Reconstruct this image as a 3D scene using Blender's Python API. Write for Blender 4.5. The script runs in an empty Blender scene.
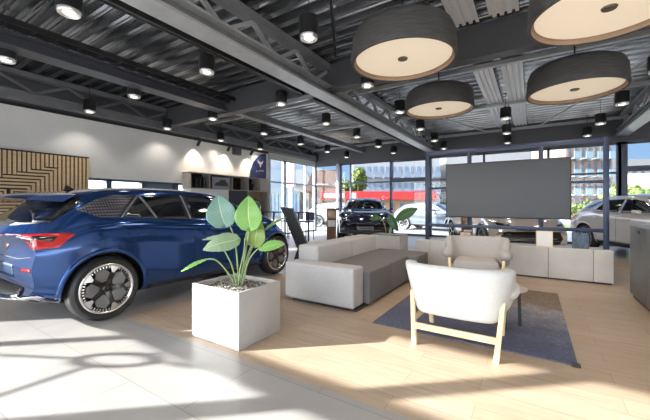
import bpy, bmesh, math, random
from mathutils import Vector, Matrix
from mathutils.bvhtree import BVHTree
R = math.radians
S = bpy.context.scene
C = S.collection
random.seed(7)

# ------------------------------------------------------------------ camera
cam_d = bpy.data.cameras.new('camera'); cam = bpy.data.objects.new('camera', cam_d); C.objects.link(cam)
cam.location = (0, 0, 1.25); cam.rotation_euler = (R(90), 0, R(32.5))
cam_d.sensor_width = 36; cam_d.lens = 18.0; cam_d.shift_y = -5.5/650; cam_d.clip_start = .05; cam_d.clip_end = 500
S.camera = cam
S.view_settings.view_transform = 'Standard'; S.view_settings.look = 'None'
S.view_settings.gamma = 1; S.view_settings.exposure = 0.42

# ------------------------------------------------------------------ sky and sun
SUN = Vector((.755, .656, -.388)).normalized()          # the way the sunlight travels
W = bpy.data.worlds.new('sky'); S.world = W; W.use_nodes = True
nt = W.node_tree; nt.nodes.clear()
def wn(t, **k):
    n = nt.nodes.new(t)
    for a, b in k.items(): setattr(n, a, b)
    return n
geo = wn('ShaderNodeTexCoord')
sep = wn('ShaderNodeSeparateXYZ'); nt.links.new(geo.outputs['Generated'], sep.inputs[0])
ramp = wn('ShaderNodeValToRGB'); nt.links.new(sep.outputs[2], ramp.inputs[0])
e = ramp.color_ramp.elements
e[0].position = 0.0; e[0].color = (.45, .64, .88, 1); e[1].position = .5; e[1].color = (.20, .42, .85, 1)
m = e.new(.12); m.color = (.34, .56, .90, 1)
noi = wn('ShaderNodeTexNoise'); noi.inputs['Scale'].default_value = 5; noi.inputs['Detail'].default_value = 6
mp = wn('ShaderNodeMapping'); mp.inputs['Scale'].default_value = (1, 1, 2.6)
nt.links.new(geo.outputs['Generated'], mp.inputs[0]); nt.links.new(mp.outputs[0], noi.inputs[0])
cr = wn('ShaderNodeValToRGB'); cr.color_ramp.elements[0].position = .50; cr.color_ramp.elements[1].position = .75
nt.links.new(noi.outputs[0], cr.inputs[0])
mix = wn('ShaderNodeMixRGB'); mix.inputs[2].default_value = (.95, .97, 1, 1)
nt.links.new(cr.outputs[0], mix.inputs[0]); nt.links.new(ramp.outputs[0], mix.inputs[1])
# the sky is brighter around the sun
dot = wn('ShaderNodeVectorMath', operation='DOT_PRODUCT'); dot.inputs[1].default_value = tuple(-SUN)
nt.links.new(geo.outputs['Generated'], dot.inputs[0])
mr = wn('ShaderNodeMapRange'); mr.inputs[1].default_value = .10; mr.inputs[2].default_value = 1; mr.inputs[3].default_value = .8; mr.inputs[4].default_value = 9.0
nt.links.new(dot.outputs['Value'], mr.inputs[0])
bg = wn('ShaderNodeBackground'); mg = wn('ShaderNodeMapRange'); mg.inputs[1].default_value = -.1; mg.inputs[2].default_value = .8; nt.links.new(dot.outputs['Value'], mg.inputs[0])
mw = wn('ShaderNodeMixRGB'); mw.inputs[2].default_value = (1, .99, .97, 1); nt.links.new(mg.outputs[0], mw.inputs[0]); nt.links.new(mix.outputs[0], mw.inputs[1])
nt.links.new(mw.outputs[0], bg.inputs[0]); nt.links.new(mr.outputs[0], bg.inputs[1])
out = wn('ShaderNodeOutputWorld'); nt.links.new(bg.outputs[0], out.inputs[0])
sd = bpy.data.lights.new('sun', 'SUN'); sd.energy = 17.5; sd.angle = R(.55); sd.color = (1, .97, .92)
sun = bpy.data.objects.new('sun', sd); C.objects.link(sun)
sun.rotation_euler = SUN.to_track_quat('-Z', 'Y').to_euler()
PENDANT_W = 20; SPOT_W = 42; DISC_E = .34

# ------------------------------------------------------------------ materials
MT = {}
def mat(name, col=(.5, .5, .5), rough=.5, metal=0, spec=.5, coat=0, emis=None, es=0, noise=None, bump=0, bscale=60, trans=0):
    if name in MT: return MT[name]
    m = bpy.data.materials.new(name); m.use_nodes = True; n = m.node_tree; b = n.nodes['Principled BSDF']
    b.inputs['Base Color'].default_value = (*col, 1); b.inputs['Roughness'].default_value = rough
    b.inputs['Metallic'].default_value = metal; b.inputs['Specular IOR Level'].default_value = spec
    b.inputs['Coat Weight'].default_value = coat; b.inputs['Coat Roughness'].default_value = .03
    if emis: b.inputs['Emission Color'].default_value = (*emis, 1); b.inputs['Emission Strength'].default_value = es
    tc = n.nodes.new('ShaderNodeTexCoord')
    if noise:
        amt, sc, st = noise
        nz = n.nodes.new('ShaderNodeTexNoise'); nz.inputs['Scale'].default_value = sc; nz.inputs['Detail'].default_value = 5
        mpp = n.nodes.new('ShaderNodeMapping'); mpp.inputs['Scale'].default_value = st
        n.links.new(tc.outputs['Object'], mpp.inputs[0]); n.links.new(mpp.outputs[0], nz.inputs[0])
        rp = n.nodes.new('ShaderNodeValToRGB'); rp.color_ramp.elements[0].position = .3; rp.color_ramp.elements[1].position = .7
        rp.color_ramp.elements[0].color = (*[c*(1-amt) for c in col], 1); rp.color_ramp.elements[1].color = (*[min(1, c*(1+amt)) for c in col], 1)
        n.links.new(nz.outputs[0], rp.inputs[0]); n.links.new(rp.outputs[0], b.inputs['Base Color'])
    if bump:
        nz = n.nodes.new('ShaderNodeTexNoise'); nz.inputs['Scale'].default_value = bscale
        n.links.new(tc.outputs['Object'], nz.inputs[0])
        bp = n.nodes.new('ShaderNodeBump'); bp.inputs['Strength'].default_value = bump; bp.inputs['Distance'].default_value = .01
        n.links.new(nz.outputs[0], bp.inputs['Height']); n.links.new(bp.outputs[0], b.inputs['Normal'])
    MT[name] = m
    return m
U = (1, 1, 1)
def glass_mat():
    m = bpy.data.materials.new('window_glass'); m.use_nodes = True; n = m.node_tree; n.nodes.clear()
    t = n.nodes.new('ShaderNodeBsdfTransparent'); t.inputs[0].default_value = (.97, .985, .985, 1)
    g = n.nodes.new('ShaderNodeBsdfGlossy'); g.inputs['Roughness'].default_value = .01
    lw_ = n.nodes.new('ShaderNodeLayerWeight'); lw_.inputs[0].default_value = .5
    pw = n.nodes.new('ShaderNodeMath'); pw.operation = 'POWER'; pw.inputs[1].default_value = 4; n.links.new(lw_.outputs['Facing'], pw.inputs[0])
    fr = n.nodes.new('ShaderNodeMath'); fr.operation = 'MULTIPLY_ADD'; fr.inputs[1].default_value = .5; fr.inputs[2].default_value = .02; n.links.new(pw.outputs[0], fr.inputs[0])
    x = n.nodes.new('ShaderNodeMixShader'); o = n.nodes.new('ShaderNodeOutputMaterial')
    n.links.new(fr.outputs[0], x.inputs[0]); n.links.new(t.outputs[0], x.inputs[1]); n.links.new(g.outputs[0], x.inputs[2]); n.links.new(x.outputs[0], o.inputs[0])
    return m
GLASS = glass_mat()

def brick_mat(name, c1, c2, mortar, bw, rh, msize, rough, off=.5, squash=1, rot=0, grain=None, loc=(0, 0, 0), bias=0):
    m = bpy.data.materials.new(name); m.use_nodes = True; n = m.node_tree; b = n.nodes['Principled BSDF']
    tc = n.nodes.new('ShaderNodeTexCoord'); mpp = n.nodes.new('ShaderNodeMapping'); mpp.inputs['Rotation'].default_value = (0, 0, rot); mpp.inputs['Location'].default_value = loc
    n.links.new(tc.outputs['Object'], mpp.inputs[0])
    br = n.nodes.new('ShaderNodeTexBrick'); br.offset = off; n.links.new(mpp.outputs[0], br.inputs[0])
    br.inputs['Color1'].default_value = (*c1, 1); br.inputs['Color2'].default_value = (*c2, 1); br.inputs['Mortar'].default_value = (*mortar, 1)
    br.inputs['Scale'].default_value = 1; br.inputs['Mortar Size'].default_value = msize; br.inputs['Brick Width'].default_value = bw; br.inputs['Row Height'].default_value = rh
    br.inputs['Bias'].default_value = bias
    last = br.outputs[0]
    if grain:
        nz = n.nodes.new('ShaderNodeTexNoise'); nz.inputs['Scale'].default_value = grain[0]; nz.inputs['Detail'].default_value = 8
        m2 = n.nodes.new('ShaderNodeMapping'); m2.inputs['Scale'].default_value = grain[1]
        n.links.new(tc.outputs['Object'], m2.inputs[0]); n.links.new(m2.outputs[0], nz.inputs[0])
        mxx = n.nodes.new('ShaderNodeMixRGB'); mxx.blend_type = 'MULTIPLY'; mxx.inputs[0].default_value = 1
        rp = n.nodes.new('ShaderNodeValToRGB'); v = 1-grain[2]; rp.color_ramp.elements[0].color = (v, v, v, 1); rp.color_ramp.elements[0].position = .3; rp.color_ramp.elements[1].position = .7
        n.links.new(nz.outputs[0], rp.inputs[0]); n.links.new(last, mxx.inputs[1]); n.links.new(rp.outputs[0], mxx.inputs[2]); last = mxx.outputs[0]
    n.links.new(last, b.inputs['Base Color']); b.inputs['Roughness'].default_value = rough
    return m
TILE = brick_mat('grey_floor_tile', (.36, .34, .33), (.40, .38, .365), (.27, .255, .245), 1.2, .6, .004, .32, grain=(2.2, U, .16))
WOOD = brick_mat('oak_floor', (.45, .335, .24), (.50, .385, .285), (.33, .235, .165), 1.25, .19, .0022, .38, off=.37, grain=(6, (.5, 5, 1), .22), loc=(.3, .06, 0))

black = mat('black_metal', (.02, .02, .022), .45)
ceil_m = mat('ceiling_steel', (.34, .35, .365), .24, .93, noise=(.30, 2.2, (.4, 1.5, 1)))
beam_m = mat('painted_beam', (.22, .225, .24), .42, .2, noise=(.15, 4, U))
beam_l = mat('light_painted_flange', (.50, .51, .51), .4, .3, noise=(.12, 4, U))
frame_m = mat('blue_grey_frame', (.07, .09, .14), .4)
alu = mat('pale_window_frame', (.36, .40, .46), .4)
wall_m = mat('plaster_wall', (.80, .785, .76), .55, noise=(.05, 1.2, U))
conc = mat('pale_concrete', (.47, .465, .46), .7, noise=(.07, 3, U), bump=.08)
conc2 = mat('console_concrete', (.56, .55, .54), .65, noise=(.10, 2.5, U), bump=.08)
slatw = mat('slat_wood', (.80, .58, .34), .5, noise=(.12, 6, (1, 1, 6)))
darkfelt = mat('dark_backing', (.03, .022, .018), .8)
ash = mat('ash_wood', (.80, .62, .38), .45, noise=(.1, 8, (1, 1, .3)))
fab_w = mat('offwhite_fabric', (.60, .605, .61), .9, spec=.2, noise=(.04, 60, U), bump=.3, bscale=300)
fab_g = mat('grey_fabric', (.19, .185, .19), .95, spec=.2, noise=(.10, 80, U), bump=.3, bscale=300)
fab_s = mat('sofa_light_fabric', (.52, .51, .515), .9, spec=.2, noise=(.06, 60, U), bump=.3, bscale=300)
fab_l = mat('beige_grey_fabric', (.46, .43, .42), .9, spec=.2, noise=(.06, 60, U), bump=.3, bscale=300)
chrome = mat('machined_metal', (.75, .75, .76), .18, 1)
rubber = mat('tyre_rubber', (.022, .022, .023), .55)
gl_dark = mat('dark_car_glass', (.008, .010, .013), .03, 0, 1.0, coat=1)
plast = mat('black_plastic', (.015, .015, .017), .35)
gloss_b = mat('gloss_black', (.01, .01, .011), .08, coat=1)
red_l = mat('red_lamp', (.36, .008, .006), .08, coat=1, emis=(1, .03, .02), es=.15)
white = mat('white_paint', (.78, .78, .78), .5)
steel_d = mat('dark_brushed_steel', (.15, .155, .16), .42, .4, noise=(.12, 2, U))
steel = mat('brushed_steel', (.30, .31, .31), .38, .6, noise=(.12, 2, U))

# ------------------------------------------------------------------ mesh helpers
def tag(o, label=None, cat=None, group=None, kind=None):
    if label: o['label'] = label
    if cat: o['category'] = cat
    if group: o['group'] = group
    if kind: o['kind'] = kind
    return o
def empty(name, loc=(0, 0, 0), rz=0):
    o = bpy.data.objects.new(name, None); C.objects.link(o); o.location = loc; o.rotation_euler = (0, 0, rz); o.empty_display_size = .1
    return o
class MB:
    def __init__(s): s.v = []; s.f = []; s.mi = []; s.uv = {}
    def add(s, vs, fs, mi=0, M=None):
        k = len(s.v)
        for p in vs:
            p = Vector(p)
            if M is not None: p = M @ p
            s.v.append(tuple(p))
        for f in fs: s.f.append([k+i for i in f]); s.mi.append(mi)
        return s
    def box(s, x0, x1, y0, y1, z0, z1, mi=0, M=None):
        v = [(x0, y0, z0), (x1, y0, z0), (x1, y1, z0), (x0, y1, z0), (x0, y0, z1), (x1, y0, z1), (x1, y1, z1), (x0, y1, z1)]
        return s.add(v, [(0, 3, 2, 1), (4, 5, 6, 7), (0, 1, 5, 4), (1, 2, 6, 5), (2, 3, 7, 6), (3, 0, 4, 7)], mi, M)
    def bar(s, a, b, w, h=None, mi=0, up=(0, 0, 1)):
        a = Vector(a); b = Vector(b); h = h or w; d = (b-a); L = d.length; d.normalize()
        u = Vector(up)
        if abs(d.dot(u)) > .98: u = Vector((0, 1, 0))
        x = d.cross(u).normalized(); z = x.cross(d).normalized()
        M = Matrix((x, d, z)).transposed().to_4x4(); M.translation = a
        return s.box(-w/2, w/2, 0, L, -h/2, h/2, mi, M)
    def lathe(s, prof, n=24, M=None, mi=0, a0=0, cap=False):
        k = len(prof); vs = []; fs = []
        for i in range(n):
            a = a0+2*math.pi*i/n
            for r, z in prof: vs.append((r*math.cos(a), r*math.sin(a), z))
        for i in range(n):
            j = (i+1) % n
            for q in range(k-1): fs.append((i*k+q, j*k+q, j*k+q+1, i*k+q+1))
        if cap:
            fs.append([i*k for i in range(n)][::-1]); fs.append([i*k+k-1 for i in range(n)])
        return s.add(vs, fs, mi, M)
    def tube(s, pts, r, n=8, mi=0, rs=None):
        pts = [Vector(p) for p in pts]; vs = []; fs = []; pu = None
        for i, p in enumerate(pts):
            d = (pts[min(i+1, len(pts)-1)]-pts[max(i-1, 0)]).normalized()
            u = pu if pu else (Vector((0, 0, 1)) if abs(d.z) < .9 else Vector((1, 0, 0)))
            x = d.cross(u).normalized(); u = x.cross(d).normalized(); pu = u
            rr = rs[i] if rs else r
            for k in range(n):
                a = 2*math.pi*k/n; vs.append(p+x*math.cos(a)*rr+u*math.sin(a)*rr)
        for i in range(len(pts)-1):
            for k in range(n):
                fs.append((i*n+k, i*n+(k+1) % n, (i+1)*n+(k+1) % n, (i+1)*n+k))
        fs.append(list(range(n))[::-1]); fs.append([(len(pts)-1)*n+k for k in range(n)])
        return s.add(vs, fs, mi)
    def prism(s, poly, a, b, axis='y', mi=0, M=None):
        n = len(poly)
        def P(u, w, t): return {'y': (u, t, w), 'x': (t, u, w), 'z': (u, w, t)}[axis]
        vs = [P(u, w, a) for u, w in poly]+[P(u, w, b) for u, w in poly]
        fs = [list(range(n)), list(range(n, 2*n))[::-1]]+[(i, n+i, n+(i+1) % n, (i+1) % n) for i in range(n)]
        return s.add(vs, fs, mi, M)
    def build(s, name, mats, parent=None, smooth=False, bevel=0, seg=2, sub=0, angle=None):
        me = bpy.data.meshes.new(name); me.from_pydata(s.v, [], s.f)
        mats = mats if isinstance(mats, (list, tuple)) else [mats]
        for m_ in mats: me.materials.append(m_)
        for p, i in zip(me.polygons, s.mi): p.material_index = i
        bm = bmesh.new(); bm.from_mesh(me); bmesh.ops.recalc_face_normals(bm, faces=bm.faces); bm.to_mesh(me); bm.free()
        if smooth:
            for p in me.polygons: p.use_smooth = True
            if angle: me.set_sharp_from_angle(angle=R(angle))
        o = bpy.data.objects.new(name, me); C.objects.link(o)
        if parent: o.parent = parent
        if bevel:
            b = o.modifiers.new('bevel', 'BEVEL'); b.width = bevel; b.segments = seg; b.limit_method = 'ANGLE'; b.angle_limit = R(40)
            for p in me.polygons: p.use_smooth = True
            me.set_sharp_from_angle(angle=R(50)) if seg < 2 else None
        if sub:
            b = o.modifiers.new('subdivision', 'SUBSURF'); b.levels = sub; b.render_levels = sub
            for p in me.polygons: p.use_smooth = True
        return o
def kids(o): return [c for c in C.objects if c.parent == o]
def copy_tree(o, parent=None):
    c = o.copy(); C.objects.link(c); c.parent = parent
    for k in kids(o): copy_tree(k, c)
    return c
def box(name, x0, x1, y0, y1, z0, z1, m_, parent=None, bevel=0):
    return MB().box(x0, x1, y0, y1, z0, z1).build(name, m_, parent, bevel=bevel)
def struct(o): o['kind'] = 'structure'; return o

# ------------------------------------------------------------------ room shell
XL, XR, YB, YF = -8.8, 7.85, 12.9, -2.3
TB, WX = 1.86, -3.85           # where tile gives way to wood
fl = MB()
fl.box(XL-.15, XR, YF-.1, TB, -.12, 0, 0)
fl.box(XL-.15, WX, TB, YB+.1, -.12, 0, 0)
fl.box(WX, XR, TB, 9.8, -.12, 0, 1)
fl.box(WX, XR, 9.8, YB+.1, -.12, 0, 0)
struct(fl.build('floor', [TILE, WOOD]))

# corrugated deck: ribs run along X
ZD = 4.0
prof = []; y = YF-.1; p = .27
while y < YB+.1:
    prof += [(y, ZD), (y+.05, ZD), (y+.065, ZD-.018), (y+.08, ZD), (y+.13, ZD), (y+.155, ZD-.085), (y+.20, ZD-.085), (y+.215, ZD-.068), (y+.23, ZD-.085), (y+.25, ZD-.085)]; y += p
dk = MB(); n = len(prof)
vs = [(XL-.2, a, b) for a, b in prof]+[(XR, a, b) for a, b in prof]
dk.add(vs, [(i, i+1, n+i+1, n+i) for i in range(n-1)])
dk.box(XL-.2, XR, YF-.2, YB+.2, ZD+.02, ZD+.12)
struct(dk.build('ceiling', ceil_m))

# left wall with its low window band
wl = MB()
WT = 3.28
wl.box(XL-.15, XL, YF, 3.3, 0, WT)
wl.box(XL-.15, XL, 3.3, 6.9, 1.88, WT)
wl.box(XL-.15, XL, 3.3, 6.9, 0, .9)
wl.box(XL-.15, XL, 6.9, 9.62, 0, WT)
struct(wl.build('wall_left', wall_m))
up = MB(); up.box(XL-.16, XL-.02, YF, YB, WT, ZD)
struct(up.build('wall_left_upper', mat('dark_fascia', (.11, .113, .122), .6)))
# right and rear-side shells
wr = MB(); wr.box(XR, XR+.15, YF, YB, 0, ZD); struct(wr.build('wall_right', wall_m))

def window(name, axis, c, a0, a1, z0, z1, posts, rails, m_, w=.06, dpt=.10, glass=True):
    """posts: positions along the wall; rails: heights"""
    f = MB()
    def put(u0, u1, za, zb, d=dpt):
        if axis == 'y': f.box(u0, u1, c-d/2, c+d/2, za, zb)
        else: f.box(c-d/2, c+d/2, u0, u1, za, zb)
    put(a0, a1, z0, z0+w); put(a0, a1, z1-w, z1)
    for q in posts:
        q, ww = q if isinstance(q, tuple) else (q, w)
        put(q-ww/2, q+ww/2, z0, z1)
    for q in rails:
        q, ww = q if isinstance(q, tuple) else (q, w)
        put(a0, a1, q-ww/2, q+ww/2, dpt*.9)
    o = struct(f.build(name, m_))
    if glass:
        g = MB()
        if axis == 'y': g.box(a0, a1, c-.004, c+.004, z0, z1)
        else: g.box(c-.004, c+.004, a0, a1, z0, z1)
        g.build('glass_pane', GLASS, o)
    return o
ZW = 3.1
window('window_1', 'y', YB, XL, 2.25, 0, ZW, [XL+.05, -7.35, (-6.85, .06), (-4.95, .09), (-3.35, .12), -1.45, .45, 2.2], [(2.2, .06)], frame_m, .07)
window('window_2', 'y', YB, 2.25, XR, 0, ZW, [(2.25, .25), 4.2, 6.0, XR], [(2.3, .16)], frame_m, .07)
window('window_3', 'x', XL, 9.62, YB, 0, ZW, [9.68, (10.6, .16), (12.1, .05), YB-.05], [(2.15, .06)], alu, .06, .12)
# bright corner post and top-hung sash in the back glazing
box('trim_1', -7.5, -7.38, YB-.2, YB-.08, 0, ZW, alu)['kind'] = 'structure'
sash = MB()
for a in (-4.88, -3.42): sash.box(a-.05, a+.05, YB-.12, YB-.04, 2.26, 3.06)
sash.box(-4.93, -3.37, YB-.12, YB-.04, 2.22, 2.32); sash.box(-4.93, -3.37, YB-.12, YB-.04, 2.98, 3.08)
struct(sash.build('window_4', frame_m))
# window band in the left wall
wb = window('window_5', 'x', XL-.06, 3.3, 6.9, .9, 1.88, [3.32, (3.9, .12), (4.72, .05), (5.7, .12), 6.87], [], frame_m, .05, .14)
wp = MB(); wp.box(XL-.10, XL-.08, 4.75, 5.64, .95, 1.83); wp.build('roller_blind', mat('blue_grey_blind', (.16, .20, .26), .6), wb)
# front glazing behind the camera: mullions, transom
window('window_6', 'y', YF, XL, XR, 0, ZW+.09, [(XL+.06, .1), (-7.69, .10), (-5.80, .18), (-3.0, .07), (.5, .1), (3.0, .1), (6, .1)], [(2.41, .20)], frame_m, .07, .07)
# upper fascias
fas = MB(); fas.box(XL-.15, XR, YB-.06, YB+.12, ZW, ZD); struct(fas.build('wall_back_upper', mat('dark_fascia', (.11, .113, .122), .6)))
fas = MB(); fas.box(XL-.15, XR, YF-.1, YF+.04, ZW+.09, ZD); struct(fas.build('wall_front_upper', mat('dark_fascia')))
fas = MB(); fas.box(XL-.15, XL+.10, 9.62, YB, ZW, WT+.02); struct(fas.build('trim_2', mat('beige_soffit', (.5, .49, .44), .5)))
fas = MB(); fas.box(XL, XL+.03, YF, 9.6, WT-.04, WT+.02); struct(fas.build('trim_3', black))

# ------------------------------------------------------------------ steelwork under the deck
def truss(x, zb, zt, wbot, y0, y1, name, label, mbot, step=1.0, wd=.05):
    t = tag(empty(name, (x, y0, zb)), label, 'beam')
    L = y1-y0
    b = MB(); b.box(-wbot/2, wbot/2, 0, L, 0, .035); b.box(-wbot/2, wbot/2, 0, L, .17, .2); b.build('lower_flange', mbot, t)
    b = MB(); b.box(-.03, .03, 0, L, .035, .17); b.box(-wbot/2-.02, -wbot/2+.02, 0, L, .04, .09); b.build('web', beam_m, t)
    b = MB(); b.box(-.09, .09, 0, L, zt-zb-.10, zt-zb); b.build('upper_chord', beam_m, t)
    n = int(L/step)
    proto = None
    for i in range(n):
        ya = L*i/n; yb = ya+L/n/2
        for q, (p, r) in enumerate((((0, ya, .2), (0, yb, zt-zb-.1)), ((0, yb, zt-zb-.1), (0, ya+L/n, .2)))):
            if proto is None or len(proto) <= q:
                d = MB().bar((0, 0, 0), (0, r[1]-p[1], r[2]-p[2]), wd, wd).build('diagonal_strut', mbot, t); d.location = p
                proto = (proto or [])+[d]
            else:
                d = proto[q].copy(); C.objects.link(d); d.parent = t; d.location = p
    return t
truss(-3.31, 3.28, 3.91, .29, YF+.1, YB-.1, 'roof_truss', 'pale flanged roof truss through the ceiling middle, ending above the screen frame', beam_l)
truss(-8.62, 3.32, 3.91, .14, YF+.1, YB-.1, 'roof_truss', 'dark lattice roof truss lying along the top of the pale left wall', beam_m, 1.1)
truss(2.25, 3.28, 3.91, .30, YF+.1, YB-.1, 'roof_truss', 'roof truss that ends on the dark column right of the screen', beam_l)
b = MB(); b.box(-6.36, -6.04, YF, 5.22, 3.44, 3.46); b.box(-6.36, -6.04, YF, 5.22, 3.62, 3.64); b.box(-6.22, -6.18, YF, 5.22, 3.46, 3.62)
tag(b.build('roof_purlin', mat('purlin_paint', (.10, .105, .125), .4, .2)), 'slim bluish grey beam between left wall truss and the middle truss, near bay', 'beam')
b = MB(); b.box(-6.3, -6.1, 5.38, YB-.1, 3.5, 3.66)
tag(b.build('roof_purlin', beam_m), 'slim grey beam between left wall truss and the middle truss, far bay', 'beam')
# black ladder cable tray
b = MB()
for xx in (-5.95, -5.75): b.box(xx-.01, xx+.01, YF, 5.2, 3.62, 3.70)
y = YF
while y < 5.2: b.box(-5.95, -5.75, y, y+.04, 3.63, 3.66); y += .28
tag(b.build('cable_tray', black), 'black ladder cable tray beside the slim bluish grey beam', 'cable tray')
b = MB(); b.box(-3.85, -3.80, YF, 12.7, 3.42, 3.50); b.box(-3.95, -3.93, YF, 12.7, 3.45, 3.47)
tag(b.build('lighting_track', black), 'thin dark lighting track running just left of the middle truss', 'track')
# deep dark cross beam
b = MB(); b.box(XL+.05, XR, 5.24, 5.36, 3.42, 3.90)
b.box(XL+.05, XR, 5.2, 5.4, 3.40, 3.44)
tag(b.build('cross_beam', mat('dark_beam', (.085, .087, .093), .5)), 'deep dark cross beam spanning the ceiling above the sofa', 'beam')
for yy, lb in ((6.6, 'thin pale crosswise tube just behind the deep dark cross beam'), (9.3, 'thin pale crosswise tube halfway between cross beam and window wall'), (12.6, 'thin pale crosswise tube close to the back window wall')):
    b = MB(); b.box(XL+.1, XR, yy-.04, yy+.04, 3.74, 3.82); tag(b.build('ceiling_tube', beam_l), lb, 'tube')
# diagonal braces in the right bay
for i, (a, c, lb) in enumerate((((-.9, 1.2, 3.85), (-2.9, 4.9, 3.85), 'long thin dark diagonal brace left of the largest round lamp'), ((1.9, 6.8, 3.68), (.1, 12.3, 3.68), 'long thin diagonal brace rod over the right half of the screen'), ((-2.9, 7.2, 3.68), (-1.2, 12.3, 3.68), 'long thin diagonal brace rod over the left half of the screen'))):
    b = MB(); b.tube([a, c], .02); tag(b.build('brace_rod', black if i == 0 else beam_l), lb, 'brace')
# pale corrugated strips hung under the deck
galv = mat('galvanised_sheet', (.86, .87, .88), .4, .15)
def strip(x0, y0, y1, lb):
    nr = 4; w = .36/nr; pr_ = []
    for i in range(nr): pr_ += [(x0+i*w, 3.86), (x0+i*w+w*.45, 3.86), (x0+i*w+w*.55, 3.82), (x0+i*w+w*.95, 3.82)]
    n = len(pr_)
    b = MB(); b.add([(a, y0, z) for a, z in pr_]+[(a, y1, z) for a, z in pr_], [(i, i+1, n+i+1, n+i) for i in range(n-1)])
    o = b.build('corrugated_strip', galv); sm = o.modifiers.new('thick', 'SOLIDIFY'); sm.thickness = .008
    return tag(o, lb, 'roof sheet')
strip(-.98, 6.7, 12.3, 'pale corrugated sheet strip under the ceiling behind the cross beam, left of the pair')
strip(-.50, 6.7, 12.3, 'pale corrugated sheet strip under the ceiling behind the cross beam, right of the pair')
strip(-.98, 2.6, 5.0, 'pale corrugated sheet strip above the round lamps, left of the near pair')
strip(-.50, 2.6, 5.0, 'pale corrugated sheet strip above the round lamps, right of the near pair')

# ------------------------------------------------------------------ pendant lamps
lens_m = mat('pendant_lens', (.9, .85, .75), .2, emis=(1, .88, .68), es=3.2)
def light(kind, name, energy, loc, parent, size=.05, angle=100, color=(1, .93, .84), blend=.6):
    d = bpy.data.lights.new(name, kind); d.energy = energy; d.color = color
    if kind == 'SPOT': d.spot_size = R(angle); d.spot_blend = blend
    if kind != 'AREA': d.shadow_soft_size = size
    o = bpy.data.objects.new(name, d); C.objects.link(o); o.location = loc; o.parent = parent
    return o
def make_pendant():
    r = empty('pendant_lamp')
    MB().lathe([(.04, .235), (.112, .235), (.12, .225), (.12, .0), (.108, .0), (.108, .05), (.0, .06)], 28).build('shade', black, r, smooth=True, angle=40)
    MB().lathe([(.0, -.025), (.045, -.028), (.07, -.012), (.098, -.04), (.106, -.035), (.112, .0), (.106, .035)], 24).build('reflector', mat('reflector_glass', (.8, .8, .8), .15, .6), r, smooth=True, angle=60)
    MB().lathe([(.0, -.033), (.05, -.032), (.06, -.024), (.0, -.02)], 20).build('lens', lens_m, r)
    MB().tube([(0, 0, .235), (0, 0, .62)], .006).build('cable', black, r)
    MB().lathe([(.0, .58), (.04, .58), (.04, .61), (.0, .61)], 14).build('ceiling_cap', black, r)
    light('SPOT', 'pendant_light', PENDANT_W, (0, 0, -.06), r, .08, 118)
    return r
cols = {-8.35: 'beside the pale left wall', -6.45: 'under the slim left beam', -4.4: 'just left of the middle truss', -2.45: 'just right of the middle truss', -.56: 'below the pale corrugated strips', 1.52: 'beside the truss right of the screen'}
rows = {1.47: 'nearest one', 3.29: 'second one', 5.17: 'third one', 7.04: 'fourth one', 8.93: 'fifth one', 10.8: 'sixth one', 12.5: 'farthest one'}
skip = {(-8.35, 1.47), (-8.35, 10.8), (-8.35, 12.5), (-2.45, 1.47), (-.56, 1.47), (1.52, 1.47), (-.56, 3.29), (1.52, 3.29), (-.56, 5.17), (1.52, 5.17), (-.56, 7.04)}
proto = make_pendant(); first = True
for x, cn in cols.items():
    for y, rn in rows.items():
        if (x, y) in skip: continue
        o = proto if first else copy_tree(proto); first = False
        o.location = (x+{-6.45: .10, -.56: .36, 1.52: .38, -8.35: .12}.get(x, .20)-.045*(y-1.47), y, 3.335)
        tag(o, 'small black pendant %s, %s from the camera' % (cn, rn), 'lamp', 'small black cylinder pendants')

shade_m = mat('dark_felt_shade', (.072, .068, .066), .75, noise=(.3, 5, (1, 1, 14)))
rim_m = mat('lamp_inner_rim', (.34, .22, .14), .6)
diff_m = mat('lamp_diffuser', (.7, .6, .45), .7, emis=(1, .84, .65), es=DISC_E)
def make_disc():
    r = empty('drum_pendant_lamp'); a = .62
    MB().lathe([(.0, .42), (.34, .42), (.50, .40), (.57, .36), (.605, .28), (a, .10), (a+.005, .02), (a, 0), (a-.03, 0), (a-.03, .02), (a-.04, .10), (a-.06, .33), (.0, .36)], 64).build('shade', shade_m, r, smooth=True, angle=40)
    MB().lathe([(a-.032, .004), (a-.036, .05), (a-.06, .055), (a-.06, .048)], 64).build('inner_rim', rim_m, r, smooth=True)
    MB().lathe([(.0, .05), (a-.055, .05)], 64).build('diffuser', diff_m, r)
    MB().lathe([(.0, .035), (.055, .035), (.06, .045), (.06, .055)], 24).build('hub_cap', mat('brass_brown', (.12, .08, .05), .4), r)
    MB().lathe([(.0, .42), (.09, .42), (.09, .55), (.0, .56)], 24).build('canopy', black, r)
    MB().tube([(0, 0, .55), (0, 0, .92)], .012).build('suspension_rod', black, r)
    l = light('SPOT', 'disc_light', 60, (0, 0, .0), r, .4, 150, (1, .84, .64))
    return r
proto = make_disc()
for i, (x, y, z, lb) in enumerate(((-1.33, 3.85, 2.98, 'large dark drum lamp with glowing cream disc, over the sofa and armchairs'),
        (-1.50, 6.38, 3.03, 'large dark drum lamp with glowing cream disc, the smallest looking, above the screen frame corner'),
        (.54, 6.13, 2.93, 'large dark drum lamp with glowing cream disc, above the right end of the screen'),
        (.58, 3.80, 2.955, 'large dark drum lamp cut by the frame top, nearest the camera'))):
    o = proto if i == 0 else copy_tree(proto)
    o.location = (x, y, z); tag(o, lb, 'lamp', 'drum pendants over the lounge')
    for k in kids(o):
        if k.name.startswith('suspension'): k.scale.z = 1.0

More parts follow.
